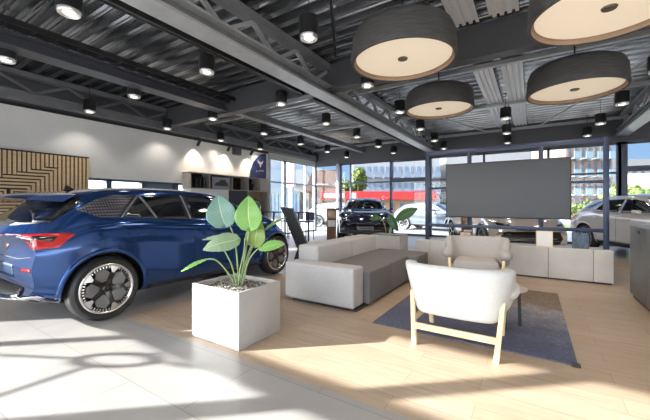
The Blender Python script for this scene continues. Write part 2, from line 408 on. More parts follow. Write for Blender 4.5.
# wall washing spots
def make_spot():
    r = empty('track_spotlight')
    M = Matrix.Rotation(R(38), 4, 'Y')
    MB().lathe([(.0, -.09), (.04, -.09), (.045, -.08), (.045, .09), (.038, .09), (.038, .07), (.0, .07)], 18, M @ Matrix.Rotation(R(180), 4, 'X')).build('lamp_head', black, r, smooth=True, angle=40)
    MB().bar((0, 0, .03), (0, 0, .20), .02).build('bracket', black, r)
    l = light('SPOT', 'spot_light', SPOT_W, (-.06, 0, -.09), r, .03, 96, (1, .88, .72), .7)
    l.rotation_euler = (0, R(14), 0)
    return r
proto = make_spot()
for i, (y, lb) in enumerate(((6.28, 'small black spotlight on the left wall top, nearest of three, above shelf left end'), (7.44, 'small black spotlight on the left wall top, middle of three'), (8.5, 'small black spotlight on the left wall top, next to the arched navy banner'))):
    o = proto if i == 0 else copy_tree(proto)
    o.location = (-8.56, y, 3.12); tag(o, lb, 'spotlight', 'wall washing spotlights')
b = MB().box(-8.75, -8.6, 7.75, 8.05, 2.98, 3.24); tag(b.build('wall_speaker', mat('grey_speaker', (.10, .10, .11), .6), bevel=.01), 'small square dark loudspeaker box high on the left wall between spotlights', 'speaker')

# ------------------------------------------------------------------ slatted wood panel on the left wall
t = tag(empty('slat_wall_panel', (XL, 1.0, 0)), 'wooden slat wall panel with nested square pattern behind the blue car', 'wall panel')
box('backing', .002, .05, -.6, 2.43, .1, 2.34, darkfelt, t)
b = MB(); P = .0765; yc, zc = 1.98-1.0, 1.42
def sl(y0, y1, z0, z1): b.box(.05, .085, y0, y1, z0, z1)
wd = .048
ymax = 2.43
k = 0; yy = ymax-wd
RM = 11
yy = 1.856
while yy < ymax-.03: sl(yy, min(yy+wd, ymax), .1, 2.32); yy += .0765
zP = .068; NK = 7
for k in range(NK):                      # stepped boards that turn downwards at their right end
    cy, cz = 1.83-.0735*k, 2.03-zP*k
    ls = max(-.58, 1.60-.21*k)
    sl(ls, cy, cz-.040, cz); sl(cy-wd, cy, .1, cz-.041)
yy = 1.83-wd
while yy > -.58:
    kk_ = max(0, math.ceil((1.60-yy-.02)/.21)); top_of = 2.03-zP*min(kk_, NK-1)
    sl(yy, yy+wd, top_of+.028, 2.32); yy -= .0735
zi = 2.03-zP*NK+.005
for cy in (1.255, .86, .465, .07):       # nested boxes
    for q in range(3):
        hw, zt_ = .165-.058*q, zi-.010-.058*q
        sl(cy-hw, cy+hw, zt_-.032, zt_)
        if q < 3: sl(cy-hw, cy-hw+.032, zi-.25, zt_-.033); sl(cy+hw-.032, cy+hw, zi-.25, zt_-.033)
zz_ = zi-.27
while zz_ > .12: sl(-.58, 1.31, zz_-.040, zz_); zz_ -= .062
b.build('slats', slatw, t)
box('top_cap', .002, .09, -.6, 2.44, 2.33, 2.35, black, t)

# ------------------------------------------------------------------ shelf with trophies, banner
shw = mat('walnut_greige', (.46, .40, .35), .5, noise=(.12, 5, (1, 6, 1)))
oak = mat('shelf_oak', (.50, .38, .24), .5, noise=(.12, 5, (1, 1, 6)))
SX0, SX1 = -8.78, -8.38
t = tag(empty('display_shelf', (0, 0, 0)), 'tall wall shelf unit with open boxes, behind the blue car', 'shelf')
b = MB()
for yy in (5.87, 8.15, 9.17): b.box(SX0, SX1, yy, yy+.03, (0 if yy > 8 else 1.73), 2.2)
b.box(SX0, SX1, 5.87, 9.2, 2.18, 2.21); b.box(SX0, SX1, 5.87, 9.2, 1.72, 1.745)
b.build('top_box', shw, t)
for yy in (6.55, 7.45, 8.7): box('divider', SX0, SX1-.01, yy, yy+.02, 1.745, 2.18, shw, t)
box('back_panel', SX0, SX0+.02, 5.9, 9.17, 1.745, 2.18, darkfelt, t)
b = MB(); b.box(SX0, SX1-.02, 5.9, 7.3, 0, 1.72); b.build('white_cabinet', white, t)
b = MB(); b.box(SX0, SX1-.02, 7.3, 8.15, 0, 1.72); b.build('dark_cabinet', plast, t)
b = MB(); b.box(SX0, SX0+.03, 8.18, 9.17, 0, 1.72); b.box(SX0, SX1-.02, 8.18, 9.17, 0, .8); b.build('oak_tower', oak, t)
box('door', SX1-.02, SX1, 8.75, 9.17, 1.75, 2.18, shw, t)
tr = MB()
for i in range(3):
    o = MB(); o.box(-.03, .03, -.03, .03, 0, .30+.02*i); q = o.build('dark_book', plast); q.location = (-8.45, 6.1+.14*i, 1.745)
    tag(q, ['narrow dark binder in the shelf top box, first from its left end', 'narrow dark binder in the shelf top box, second from its left end', 'narrow dark binder in the shelf top box, third from its left end'][i], 'binder', 'dark binders in the shelf')
# picture on shelf
fr = tag(empty('shelf_picture', (-8.46, 6.68, 1.745)), 'wide light grey car picture standing in the shelf top box', 'picture')
MB().box(0, .02, 0, .7, .0, .38).build('frame', mat('pic_grey', (.35, .37, .40), .5), fr)
b = MB(); b.prism([(.08, .10), (.14, .2), (.25, .22), (.33, .3), (.5, .3), (.6, .2), (.64, .1)], .021, .024, 'x'); b.build('print', mat('pic_dark', (.05, .055, .06), .5), fr)
q = MB().lathe([(.0, 0), (.08, 0), (.05, .06), (.09, .25), (.0, .25)], 16).build('dark_vase', plast, smooth=True); q.location = (-8.5, 8.42, 1.745); tag(q, 'small dark vase in the shelf box under the banner', 'vase')

# ------------------------------------------------------------------ wheels
def wheel_parts(root, x, y, side, Rw=.34, style='aero', w=.225, turn=0):
    """side +1: outer face to +x"""
    M = Matrix.Translation((0, 0, 0)) @ Matrix.Rotation(R(90*side), 4, 'Y')
    rr = Rw*.78
    ty = MB().lathe([(rr, -w/2+.01), (Rw*.89, -w/2), (Rw*.97, -w/2+.025), (Rw, -w/2+.05), (Rw, w/2-.05), (Rw*.97, w/2-.025), (Rw*.89, w/2), (rr, w/2-.012)], 56, M).build('wheel', rubber, root, smooth=True, angle=50)
    ty.location = (x, y, Rw)
    ty.rotation_euler = (0, 0, turn)
    rb = MB().lathe([(rr, -w/2+.01), (rr-.015, -w/4), (rr-.02, w/2-.05), (.03, w/2-.10), (.0, w/2-.10)], 48, M).build('wheel_barrel', plast, ty, smooth=True, angle=50)
    MB().lathe([(rr+.002, w/2-.012), (rr+.004, w/2-.004), (rr-.014, w/2), (rr-.03, w/2-.012), (rr-.03, w/2-.03)], 56, M).build('rim_ring', chrome if style == 'aero' else steel, ty, smooth=True)
    def sector(a0, a1, r0, r1, z0, z1, mb, mi=0, n=5):
        # twisted block between angles
        vs = []
        for i in range(n+1):
            a = a0+(a1-a0)*i/n
            for (r_, z_) in ((r0, z0), (r1, z0), (r1, z1), (r0, z1)): vs.append((r_*math.cos(a), r_*math.sin(a), z_))
        fs = [(i*4+k, i*4+(k+1) % 4, (i+1)*4+(k+1) % 4, (i+1)*4+k) for i in range(n) for k in range(4)]+[(0, 1, 2, 3), (n*4+3, n*4+2, n*4+1, n*4)]
        mb.add(vs, fs, mi, M)
    sp = MB(); zf = w/2-.012
    for i in range(5):
        a = math.pi/2+2*math.pi*i/5
        def rot(r_, t_, z_): return (r_*math.cos(a)-t_*math.sin(a), r_*math.sin(a)+t_*math.cos(a), z_)
        wi, wo = (.030, .020) if style == 'aero' else (.022, .016)
        for mi, (wa, wb_, ra, rb_, zz) in enumerate((((wi, wo, .03, rr-.02, zf)),)):
            vs = [rot(ra, -wa, zz-.02), rot(rb_, -wb_, zz), rot(rb_, wb_, zz), rot(ra, wa, zz-.02), rot(ra, -wa, zz-.05), rot(rb_, -wb_, zz-.03), rot(rb_, wb_, zz-.03), rot(ra, wa, zz-.05)]
            sp.add(vs, [(0, 1, 2, 3), (4, 7, 6, 5), (0, 4, 5, 1), (1, 5, 6, 2), (2, 6, 7, 3), (3, 7, 4, 0)], 0, M)
        if style == 'aero':
            # silver triangular foot where each spoke meets the rim, grey aero blade between spokes
            vs = [rot(rr-.095, -.012, zf+.003), rot(rr-.02, -.055, zf+.003), rot(rr-.02, .055, zf+.003), rot(rr-.095, .012, zf+.003)]
            vs += [(p[0], p[1], p[2]-.02) for p in vs]
            sp.add(vs, [(0, 1, 2, 3), (0, 4, 5, 1), (1, 5, 6, 2), (2, 6, 7, 3), (3, 7, 4, 0)], 1, M)
            am = a+math.pi/5
            def rt(r_, t_, z_): return (r_*math.cos(am)-t_*math.sin(am), r_*math.sin(am)+t_*math.cos(am), z_)
            vs = [rt(.075, -.02, zf-.02), rt(.15, -.075, zf-.006), rt(rr-.07, -.045, zf-.004), rt(rr-.06, .045, zf-.004), rt(.15, .075, zf-.006), rt(.075, .02, zf-.02)]
            vs += [(p[0], p[1], p[2]-.015) for p in vs]
            sp.add(vs, [(0, 1, 2, 3, 4, 5)]+[(j, 6+j, 6+(j+1) % 6, (j+1) % 6) for j in range(6)], 2, M)
            for j in range(-3, 4):
                aj = am+j*.13
                sector(aj-.035, aj+.02, rr-.052, rr-.024, zf-.012, zf-.002, sp, 1, 1)
        else:
            for sgn in (-1, 1):
                aa = a+sgn*.22
                vs = [(.05*math.cos(a)-0*math.sin(a), .05*math.sin(a), zf-.02), ((rr-.02)*math.cos(aa-.03), (rr-.02)*math.sin(aa-.03), zf), ((rr-.02)*math.cos(aa+.03), (rr-.02)*math.sin(aa+.03), zf)]
                vs += [(p[0], p[1], p[2]-.03) for p in vs]
                sp.add(vs, [(0, 1, 2), (0, 3, 4, 1), (1, 4, 5, 2), (2, 5, 3, 0)], 1, M)
    sp.build('spokes', [gloss_b, chrome if style == 'aero' else steel, mat('aero_grey', (.22, .22, .23), .35, .4)], ty)
    MB().lathe([(.0, w/2-.018), (.03, w/2-.018), (.038, w/2-.03), (.07, w/2-.04), (.07, w/2-.06)], 24, M).build('hub_cap', gloss_b, ty, smooth=True, angle=40)
    return ty

# ------------------------------------------------------------------ cars
def interp(keys, x):
    if x <= keys[0][0]: return keys[0][1]
    if x >= keys[-1][0]: return keys[-1][1]
    for i in range(len(keys)-1):
        a, b = keys[i], keys[i+1]
        if a[0] <= x <= b[0]:
            p0 = keys[max(i-1, 0)]; p3 = keys[min(i+2, len(keys)-1)]
            h = b[0]-a[0]; t = (x-a[0])/h
            def sl_(p, q, r_):
                d1 = (q[1]-p[1])/max(q[0]-p[0], 1e-6) if q[0] > p[0] else None; d2 = (r_[1]-q[1])/max(r_[0]-q[0], 1e-6) if r_[0] > q[0] else None
                if d1 is None: return d2
                if d2 is None: return d1
                return 0 if d1*d2 <= 0 else 2*d1*d2/(d1+d2)
            m0 = sl_(p0, a, b); m1 = sl_(a, b, p3)
            return (2*t**3-3*t*t+1)*a[1]+(t**3-2*t*t+t)*h*m0+(-2*t**3+3*t*t)*b[1]+(t**3-t*t)*h*m1
HATCH = dict(
    y0=-.80, y1=3.52, wb=2.77, Rw=.345,
    zt=[(-.80, .96), (-.74, 1.02), (-.66, 1.09), (-.50, 1.20), (-.36, 1.30), (-.25, 1.365), (-.1, 1.415), (.3, 1.465), (.9, 1.487), (1.4, 1.475), (1.75, 1.42), (2.1, 1.29), (2.5, 1.12), (2.65, 1.06), (2.9, 1.00), (3.2, .90), (3.4, .77), (3.5, .63), (3.52, .58)],
    zb=[(-.80, .93), (-.5, 1.0), (-.1, 1.08), (.2, 1.09), (1.1, 1.02), (2, .98), (2.5, .95), (2.9, .90), (3.2, .81), (3.4, .70), (3.52, .5)],
    w=[(-.80, .84), (-.6, .87), (-.3, .895), (0, .91), (.6, .895), (1.4, .885), (2.2, .895), (2.77, .91), (3.1, .89), (3.35, .84), (3.52, .76)],
    wr=[(-.80, .70), (-.66, .64), (-.3, .58), (.0, .58), (1, .595), (1.9, .60), (2.3, .66), (2.6, .74), (2.9, .72), (3.3, .66), (3.52, .6)],
    zs=[(-.80, .36), (-.6, .27), (-.3, .20), (2.9, .18), (3.35, .22), (3.52, .28)])
SUV = dict(
    y0=-.85, y1=3.60, wb=2.70, Rw=.355,
    zt=[(-.85, .92), (-.80, 1.0), (-.68, 1.10), (-.50, 1.22), (-.3, 1.34), (-.1, 1.42), (.3, 1.48), (.9, 1.51), (1.3, 1.49), (1.6, 1.43), (1.95, 1.27), (2.25, 1.12), (2.35, 1.08), (2.7, 1.05), (3.1, .99), (3.4, .90), (3.54, .76), (3.60, .64)],
    zb=[(-.85, .90), (-.5, 1.02), (-.1, 1.08), (.2, 1.08), (1.1, 1.02), (1.9, .99), (2.4, .97), (2.8, .93), (3.2, .87), (3.45, .77), (3.60, .6)],
    w=[(-.85, .85), (-.6, .88), (-.3, .91), (0, .92), (.6, .90), (1.4, .89), (2.2, .905), (2.7, .92), (3.1, .905), (3.4, .87), (3.60, .80)],
    wr=[(-.85, .72), (-.68, .66), (-.3, .58), (.0, .57), (1, .58), (1.6, .60), (2.0, .68), (2.35, .76), (2.7, .74), (3.3, .70), (3.60, .64)],
    zs=[(-.85, .42), (-.6, .32), (-.3, .24), (2.9, .22), (3.35, .24), (3.60, .30)])
def car(name, label, prof, paint, loc, rz, cat='car', tail=True, front=True, style='aero', plate=None, hatch=False):
    root = tag(empty(name, loc, rz), label, cat)
    y0, y1 = prof['y0'], prof['y1']
    ys = []; N = 96
    for i in range(N+1):
        t = i/N; ys.append(y0+(y1-y0)*(.5-.5*math.cos(math.pi*t))*.35+(y1-y0)*t*.65)
    rings = []
    for y in ys:
        zt, zb, w, wr, zs = (interp(prof[k], y) for k in ('zt', 'zb', 'w', 'wr', 'zs'))
        zb = min(zb, zt-.02)
        gh = max(0, min(1, (zt-zb-.10)/.25))          # how much greenhouse there is here
        wbelt = w-.045-.03*gh
        ze = max(zb+.01, zt-.03-.045*gh)
        h = zb-zs
        cp = [(0, zs), (w*.70, zs), (w*.93, zs+.03), (w*.985, zs+.12*h/.75), (w*.992, zs+h*.35), (w*.985, zs+h*.52), (w*.998, zs+h*.72), (w-.012, zs+h*.85), (w-.03, zs+h*.95), (wbelt, zb),
              (wbelt+(wr-wbelt)*.5+.018*gh, zb+(ze-zb)*.5), (wr+.005, ze), (wr*.86, ze+(zt-ze)*.45), (wr*.5, ze+(zt-ze)*.85), (0, zt)]
        pts = []
        for i in range(len(cp)-1):
            for q in range(3):
                t = q/3; pts.append((cp[i][0]+(cp[i+1][0]-cp[i][0])*t, cp[i][1]+(cp[i+1][1]-cp[i][1])*t))
        pts.append(cp[-1])
        for _ in range(2):
            pts = [pts[0]]+[((a[0]+2*b_[0]+c[0])/4, (a[1]+2*b_[1]+c[1])/4) for a, b_, c in zip(pts, pts[1:], pts[2:])]+[pts[-1]]
        rings.append([(x, y, z) for x, z in pts])
    def deform(p):
        x, y, z = p; ax = abs(x)/.9
        fr = max(0, 1-(y-y0)/.75); ff = max(0, 1-(y1-y)/.95)
        fr = fr*fr*(3-2*fr); ff = ff*ff*(3-2*ff)
        yy = y+fr*.27*ax**3-ff*.42*ax**2.6
        lo = max(0, (.42-z)/.25)
        yy += fr*.10*lo*lo-ff*.08*lo*lo
        # shallow ledge under the tail lamp and above the bumper
        yy -= fr*.03*math.exp(-((z-.62)/.12)**2)
        if z > .85: yy += fr*.02*min(1, (z-.85)/.1)
        yy += -ff*.05*max(0, (z-.62)/.2)
        return (x, yy, z)
    k = len(rings[0]); vs = []; fs = []
    for r_ in rings:
        row = r_+[(-x, y, z) for x, y, z in r_[1:-1][::-1]]
        vs += [deform(p) for p in row]
    kk = 2*k-2
    for i in range(len(rings)-1):
        for j in range(kk):
            fs.append((i*kk+j, i*kk+(j+1) % kk, (i+1)*kk+(j+1) % kk, (i+1)*kk+j))
    # caps: strips between mirrored points keep the nose and tail smooth
    for base, flip in ((0, 1), ((len(rings)-1)*kk, 0)):
        for j in range(k-1):
            a, b_ = j, j+1; c, d = (kk-j) % kk, (kk-j-1) % kk
            q = [base+a, base+b_, base+d, base+c]; q = list(dict.fromkeys(q))
            if len(q) > 2: fs.append(q)
    mb = MB().add(vs, fs)
    bvh = BVHTree.FromPolygons([Vector(v) for v in mb.v], mb.f)
    body = mb.build('body', [paint, plast], root, smooth=True)
    ct = MB(); Ra = prof['Rw']+.045
    for yy in (0, prof['wb']):
        for sx in (-1, 1):
            M = Matrix.Translation((sx*.80, yy, prof['Rw'])) @ Matrix.Rotation(R(90), 4, 'Y')
            ct.lathe([(Ra, -.22), (Ra, .22)], 56, M, 1, cap=True)
    cutter = ct.build('cutter', [paint, plast], root)
    bo = body.modifiers.new('cut', 'BOOLEAN'); bo.operation = 'DIFFERENCE'; bo.object = cutter; bo.solver = 'EXACT'
    dg = bpy.context.evaluated_depsgraph_get()
    me = bpy.data.meshes.new_from_object(body.evaluated_get(dg)); body.modifiers.clear(); body.data = me
    for p_ in me.polygons: p_.use_smooth = True
    me.set_sharp_from_angle(angle=R(38))
    bpy.data.objects.remove(cutter)
    # decal-like fitted panels
    def fitted(name_, poly, view, m_, eps=.004, step=.05, mirror=True, parent=root, thick=.006):
        objs = []
        for sgn in ((1, -1) if mirror else (1,)):
            bm = bmesh.new()
            pls = poly if isinstance(poly[0][0], tuple) else [poly]
            if hatch: pls = [[(a, b_-.03*max(0, min(1, (b_-1.2)/.12))) if view in ('side', 'rear') else (a, b_) for a, b_ in q_] for q_ in pls]
            for q_ in pls: bm.faces.new([bm.verts.new((a, b_, 0)) for a, b_ in q_])
            bmesh.ops.remove_doubles(bm, verts=bm.verts, dist=1e-5)
            us = [a for q_ in pls for a, _ in q_]; ws = [b_ for q_ in pls for _, b_ in q_]
            for ax, lo, hi in ((0, min(us), max(us)), (1, min(ws), max(ws))):
                c = lo+step
                while c < hi:
                    co = (c, 0, 0) if ax == 0 else (0, c, 0); no = (1, 0, 0) if ax == 0 else (0, 1, 0)
                    bmesh.ops.bisect_plane(bm, geom=bm.verts[:]+bm.edges[:]+bm.faces[:], plane_co=co, plane_no=no); c += step
            bad = []
            for v in bm.verts:
                a, b_ = v.co.x, v.co.y
                if view == 'side': o_, d = Vector((3*sgn, a, b_)), Vector((-sgn, 0, 0))
                elif view == 'rear': o_, d = Vector((a*sgn, -5, b_)), Vector((0, 1, 0))
                elif view == 'front': o_, d = Vector((a*sgn, 8, b_)), Vector((0, -1, 0))
                else: o_, d = Vector((a*sgn, b_, 4)), Vector((0, 0, -1))
                h = bvh.ray_cast(o_, d)
                if h[0] is None: bad.append(v); continue
                nn = h[1]; nn = nn if nn.dot(d) < 0 else -nn
                v.co = h[0]+nn*eps
            bmesh.ops.delete(bm, geom=bad, context='VERTS')
            bmesh.ops.recalc_face_normals(bm, faces=bm.faces)
            if bm.faces:
                bm.faces.ensure_lookup_table(); f0 = max(bm.faces, key=lambda f: f.calc_area())
                d = {'side': Vector((sgn, 0, 0)), 'rear': Vector((0, -1, 0)), 'front': Vector((0, 1, 0)), 'top': Vector((0, 0, 1))}[view]
                if f0.normal.dot(d) < 0: bmesh.ops.reverse_faces(bm, faces=bm.faces)
            me_ = bpy.data.meshes.new(name_); bm.to_mesh(me_); bm.free(); me_.materials.append(m_)
            for p_ in me_.polygons: p_.use_smooth = True
            o_ = bpy.data.objects.new(name_, me_); C.objects.link(o_); o_.parent = parent
            if thick:
                so = o_.modifiers.new('thick', 'SOLIDIFY'); so.thickness = thick; so.offset = -1
            objs.append(o_)
        return objs
    F = fitted
    for ya in (0, prof['wb']):
        qs = []
        for i in range(26):
            a0, a1 = R(-8+196*i/26), R(-8+196*(i+1)/26); r0, r1 = Ra+.001, Ra+.045
            qs.append([(ya+r0*math.cos(a0), prof['Rw']+r0*math.sin(a0)), (ya+r1*math.cos(a0), prof['Rw']+r1*math.sin(a0)), (ya+r1*math.cos(a1), prof['Rw']+r1*math.sin(a1)), (ya+r0*math.cos(a1), prof['Rw']+r0*math.sin(a1))])
        F('wheel_arch', qs, 'side', paint, eps=.014, step=9, thick=.016)
    seam = mat('panel_gap', (.004, .004, .005), .6)
    if hatch:
        F('side_glass', [(.20, 1.12), (.47, 1.385), (1.02, 1.405), (1.05, 1.05), (.6, 1.075)], 'side', gl_dark)
        F('side_glass', [(1.10, 1.05), (1.07, 1.405), (1.5, 1.395), (1.72, 1.365), (1.95, 1.26), (2.38, 1.02), (2.0, 1.015)], 'side', gl_dark)
        tex = bpy.data.materials.get('hex_pillar')
        if not tex:
            tex = bpy.data.materials.new('hex_pillar'); tex.use_nodes = True; n = tex.node_tree; bs = n.nodes['Principled BSDF']
            tc = n.nodes.new('ShaderNodeTexCoord'); mm = n.nodes.new('ShaderNodeMapping'); mm.inputs['Rotation'].default_value = (0, R(90), 0); mm.inputs['Rotation'].default_value = (R(0), R(90), R(0))
            vo = n.nodes.new('ShaderNodeTexVoronoi'); vo.inputs['Scale'].default_value = 34; vo.inputs['Randomness'].default_value = .0
            n.links.new(tc.outputs['Object'], vo.inputs[0])
            rp = n.nodes.new('ShaderNodeValToRGB'); rp.color_ramp.elements[0].color = (.17, .16, .19, 1); rp.color_ramp.elements[1].color = (.03, .025, .03, 1); rp.color_ramp.elements[0].position = .38; rp.color_ramp.elements[1].position = .5
            n.links.new(vo.outputs['Distance'], rp.inputs[0]); n.links.new(rp.outputs[0], bs.inputs['Base Color']); bs.inputs['Roughness'].default_value = .35
        F('pillar_panel', [(-.22, 1.20), (-.05, 1.11), (.15, 1.11), (.425, 1.385), (.20, 1.395), (.0, 1.34)], 'side', tex)
        F('window_trim', [(.165, 1.105), (.19, 1.105), (.465, 1.385), (.44, 1.39)], 'side', mat('trim_grey', (.3, .28, .28), .3, .6), eps=.007)
        F('window_trim', [(.46, 1.38), (.49, 1.38), (.60, 1.085), (.57, 1.085)], 'side', mat('trim_grey'), eps=.009)
        F('window_trim', [(1.025, 1.40), (1.045, 1.40), (1.085, 1.055), (1.06, 1.055)], 'side', mat('trim_grey'), eps=.009)
        F('door_gap', [(1.085, .26), (1.093, .26), (1.093, 1.03), (1.085, 1.03)], 'side', seam, eps=.001, thick=.002)
        F('door_gap', [(.34, .72), (.348, .72), (.12, 1.07), (.112, 1.07)], 'side', seam, eps=.001, thick=.002)
        F('door_gap', [(2.22, .28), (2.228, .28), (2.35, .98), (2.342, .98)], 'side', seam, eps=.001, thick=.002)
        for yh in (.33, 1.32):
            for sx in (1,):
                F('door_handle', [(yh, .885), (yh+.22, .875), (yh+.22, .905), (yh, .915)], 'side', paint, eps=.016, thick=.014)
        F('sill_trim', [(.44, .20), (2.3, .19), (2.3, .27), (.5, .28)], 'side', plast, eps=.012, thick=.012)
        # rear end
        F('rear_glass', [(-.66, 1.06), (-.4, 1.045), (0, 1.04), (.4, 1.045), (.66, 1.06), (.60, 1.22), (.54, 1.36), (0, 1.38), (-.54, 1.36), (-.60, 1.22)], 'rear', gl_dark, mirror=False)
        F('light_bar', [(-.50, .93), (.50, .93), (.50, .955), (-.50, .955)], 'rear', red_l, mirror=False)
        F('tail_lamp', [(.50, .96), (.84, .965), (.865, .95), (.86, .83), (.80, .82), (.66, .86), (.50, .925)], 'rear', red_l, step=.03, eps=.006)
        F('tail_lamp_wrap', [(-.62, .965), (-.30, .955), (-.36, .90), (-.44, .83), (-.62, .83)], 'side', red_l, step=.03, eps=.005)
        F('lamp_insert', [(-.58, .945), (-.42, .935), (-.46, .89), (-.58, .91)], 'side', gloss_b, eps=.008, step=.03)
        F('lamp_insert', [(.60, .945), (.80, .945), (.78, .87), (.72, .88), (.58, .925)], 'rear', gloss_b, eps=.009, step=.03)
        F('lower_valance', [(-.62, .20), (.62, .20), (.70, .36), (.56, .44), (-.56, .44), (-.70, .36)], 'rear', plast, mirror=False, eps=.006)
        F('reflector_strip', [(.56, .60), (.80, .61), (.80, .64), (.56, .63)], 'rear', red_l, eps=.006)
        F('valance_trim', [(.50, .40), (.66, .34), (.80, .36), (.80, .39), (.67, .375), (.52, .43)], 'rear', chrome, eps=.012, step=.04)
        F('tailgate_gap', [(-.74, .74), (-.4, .70), (.4, .70), (.74, .74), (.74, .748), (.4, .708), (-.4, .708), (-.74, .748)], 'rear', seam, mirror=False, eps=.001, thick=.002)
        F('number_recess', [(-.27, .50), (.27, .50), (.29, .64), (-.29, .64)], 'rear', mat('recess_blue', (.015, .035, .09), .3), mirror=False, eps=.003)
        # rear wing
        sp = MB()
        st = []
        for i in range(-8, 9):
            x = i/8*.60; a = abs(i)/8
            sink = .03*a**2
            st.append([(x, -.18, 1.405-sink*1.6), (x, -.45, 1.385-sink*1.4), (x, -.68+.10*a**2, 1.35-sink), (x, -.70+.10*a**2, 1.33-sink), (x, -.52, 1.325-sink), (x, -.30, 1.31-sink)])
        kq = 6; vs = [p for r_ in st for p in r_]; fs = [(i*kq+j, i*kq+(j+1) % kq, (i+1)*kq+(j+1) % kq, (i+1)*kq+j) for i in range(16) for j in range(kq)]
        fs += [tuple(range(kq)), tuple(16*kq+j for j in range(kq))]
        w_ = sp.add(vs, fs).build('rear_spoiler', paint, root, smooth=True, angle=40)
        F('spoiler_fin', [(-.55, 1.07), (-.44, 1.07), (-.14, 1.30), (-.16, 1.375), (-.30, 1.36), (-.46, 1.25)], 'side', gloss_b, eps=.008, step=.04, thick=.01)
        b_ = MB(); b_.box(-.16, .16, -.69, -.68, 1.328, 1.345); b_.build('brake_light', red_l, w_)
        b_ = MB(); b_.prism([(-.1, 1.40), (.04, 1.42), (-.07, 1.49)], -.012, .012, 'x'); b_.build('roof_antenna', gloss_b, root)
        F('sill_blade', [(-.52, .30), (-.40, .28), (-.40, .30), (-.50, .34)], 'side', plast, eps=.01)
        # emblem
        F('emblem', [(-.045, .82), (0, .77), (.045, .82), (.02, .835), (0, .81), (-.02, .835)], 'rear', mat('copper', (.55, .28, .16), .3, .9), mirror=False, step=.1)
    else:
        F('side_glass', [(.15, 1.12), (.42, 1.36), (1.0, 1.38), (1.03, 1.06), (.6, 1.08)], 'side', gl_dark)
        F('side_glass', [(1.08, 1.06), (1.05, 1.38), (1.35, 1.36), (1.6, 1.31), (2.05, 1.06)], 'side', gl_dark)
        F('side_glass', [(-.18, 1.14), (.08, 1.12), (.34, 1.345), (.1, 1.31)], 'side', gl_dark)
        F('window_trim', [(-.2, 1.10), (1.0, 1.035), (2.05, 1.02), (2.05, 1.04), (1.0, 1.055), (-.2, 1.125)], 'side', steel, eps=.006)
        F('door_gap', [(1.055, .30), (1.063, .30), (1.063, 1.02), (1.055, 1.02)], 'side', seam, eps=.001, thick=.002)
        for yh in (.30, 1.28): F('door_handle', [(yh, .90), (yh+.2, .89), (yh+.2, .92), (yh, .93)], 'side', paint, eps=.016, thick=.014)
        F('sill_trim', [(.45, .24), (2.25, .23), (2.25, .36), (.45, .36)], 'side', plast, eps=.01, thick=.01)
        F('rear_glass', [(-.62, 1.10), (.62, 1.10), (.5, 1.33), (-.5, 1.33)], 'rear', gl_dark, mirror=False)
        F('tail_lamp', [(-.70, .98), (-.36, .96), (-.45, .88), (-.70, .88)], 'side', red_l, step=.03, eps=.006)
        F('tail_lamp_rear', [(-.80, .90), (.80, .90), (.80, .96), (-.80, .96)], 'rear', red_l, mirror=False)
    # front end
    hz = .0 if hatch else .10
    F('windshield', [(-.66, 1.13 if hatch else 1.14), (0, 1.12 if hatch else 1.12), (.66, 1.13 if hatch else 1.14), (.56, 1.40 if hatch else 1.39), (0, 1.46 if hatch else 1.44), (-.56, 1.40 if hatch else 1.39)], 'front', gl_dark, mirror=False, step=.04)
    F('headlamp', [(.46, .64+hz), (.50, .68+hz), (.80, .75+hz), (.84, .73+hz), (.78, .64+hz)], 'front', mat('headlamp_glass', (.45, .48, .52), .08, .4, coat=1), step=.03, eps=.006)
    F('headlamp_core', [(.50, .65+hz), (.54, .675+hz), (.76, .72+hz), (.74, .65+hz)], 'front', gloss_b, step=.03, eps=.009)
    F('grille', [(-.30, .62+hz), (.30, .62+hz), (.40, .58+hz), (.62, .55+hz*.6), (.70, .45), (.60, .30), (.45, .25), (-.45, .25), (-.60, .30), (-.70, .45), (-.62, .55+hz*.6), (-.40, .58+hz)], 'front', gloss_b, mirror=False, eps=.006)
    F('grille_slat', [(-.56, .44), (.56, .44), (.56, .455), (-.56, .455)], 'front', steel, mirror=False, eps=.012)
    F('grille_slat', [(-.50, .34), (.50, .34), (.50, .352), (-.50, .352)], 'front', steel, mirror=False, eps=.012)
    F('bonnet_crease', [(.38, 2.6), (.395, 2.6), (.30, 3.3), (.285, 3.3)], 'top', seam, eps=.001, thick=.002)
    if plate: F('number_plate', [(-.26, .46), (.26, .46), (.26, .57), (-.26, .57)], 'front', mat('plate_grey', (.42, .42, .43), .5), mirror=False, eps=.02); F('plate_lettering', [(-.19, .50), (.19, .50), (.19, .53), (-.19, .53)], 'front', plast, mirror=False, eps=.024)
    # mirrors
    for sx in (-1, 1):
        b_ = MB(); ym = 1.98 if hatch else 1.72
        b_.add([(sx*.88, ym, 1.02), (sx*1.03, ym-.02, 1.03), (sx*1.05, ym-.02, 1.13), (sx*.90, ym, 1.14), (sx*.90, ym+.09, 1.04), (sx*1.0, ym+.08, 1.05), (sx*1.01, ym+.08, 1.11), (sx*.91, ym+.09, 1.12)],
               [(0, 1, 2, 3), (4, 7, 6, 5), (0, 4, 5, 1), (1, 5, 6, 2), (2, 6, 7, 3), (3, 7, 4, 0)])
        b_.box(min(sx*.82, sx*.90), max(sx*.82, sx*.90), ym+.02, ym+.06, 1.03, 1.06)
        b_.build('door_mirror', paint, root, bevel=.02)
    xo = .905-.1125
    for yy in (0, prof['wb']):
        for sx in (-1, 1): wheel_parts(root, sx*xo, yy, sx, prof['Rw'], style)
    # dark floor pan so that no light passes beneath the wheels' arches
    return root
def paintm(name, col, metal=.5, rough=.14):
    return mat(name, col, rough, metal, coat=1)
blue = paintm('blue_car_paint', (.012, .07, .27), .7)
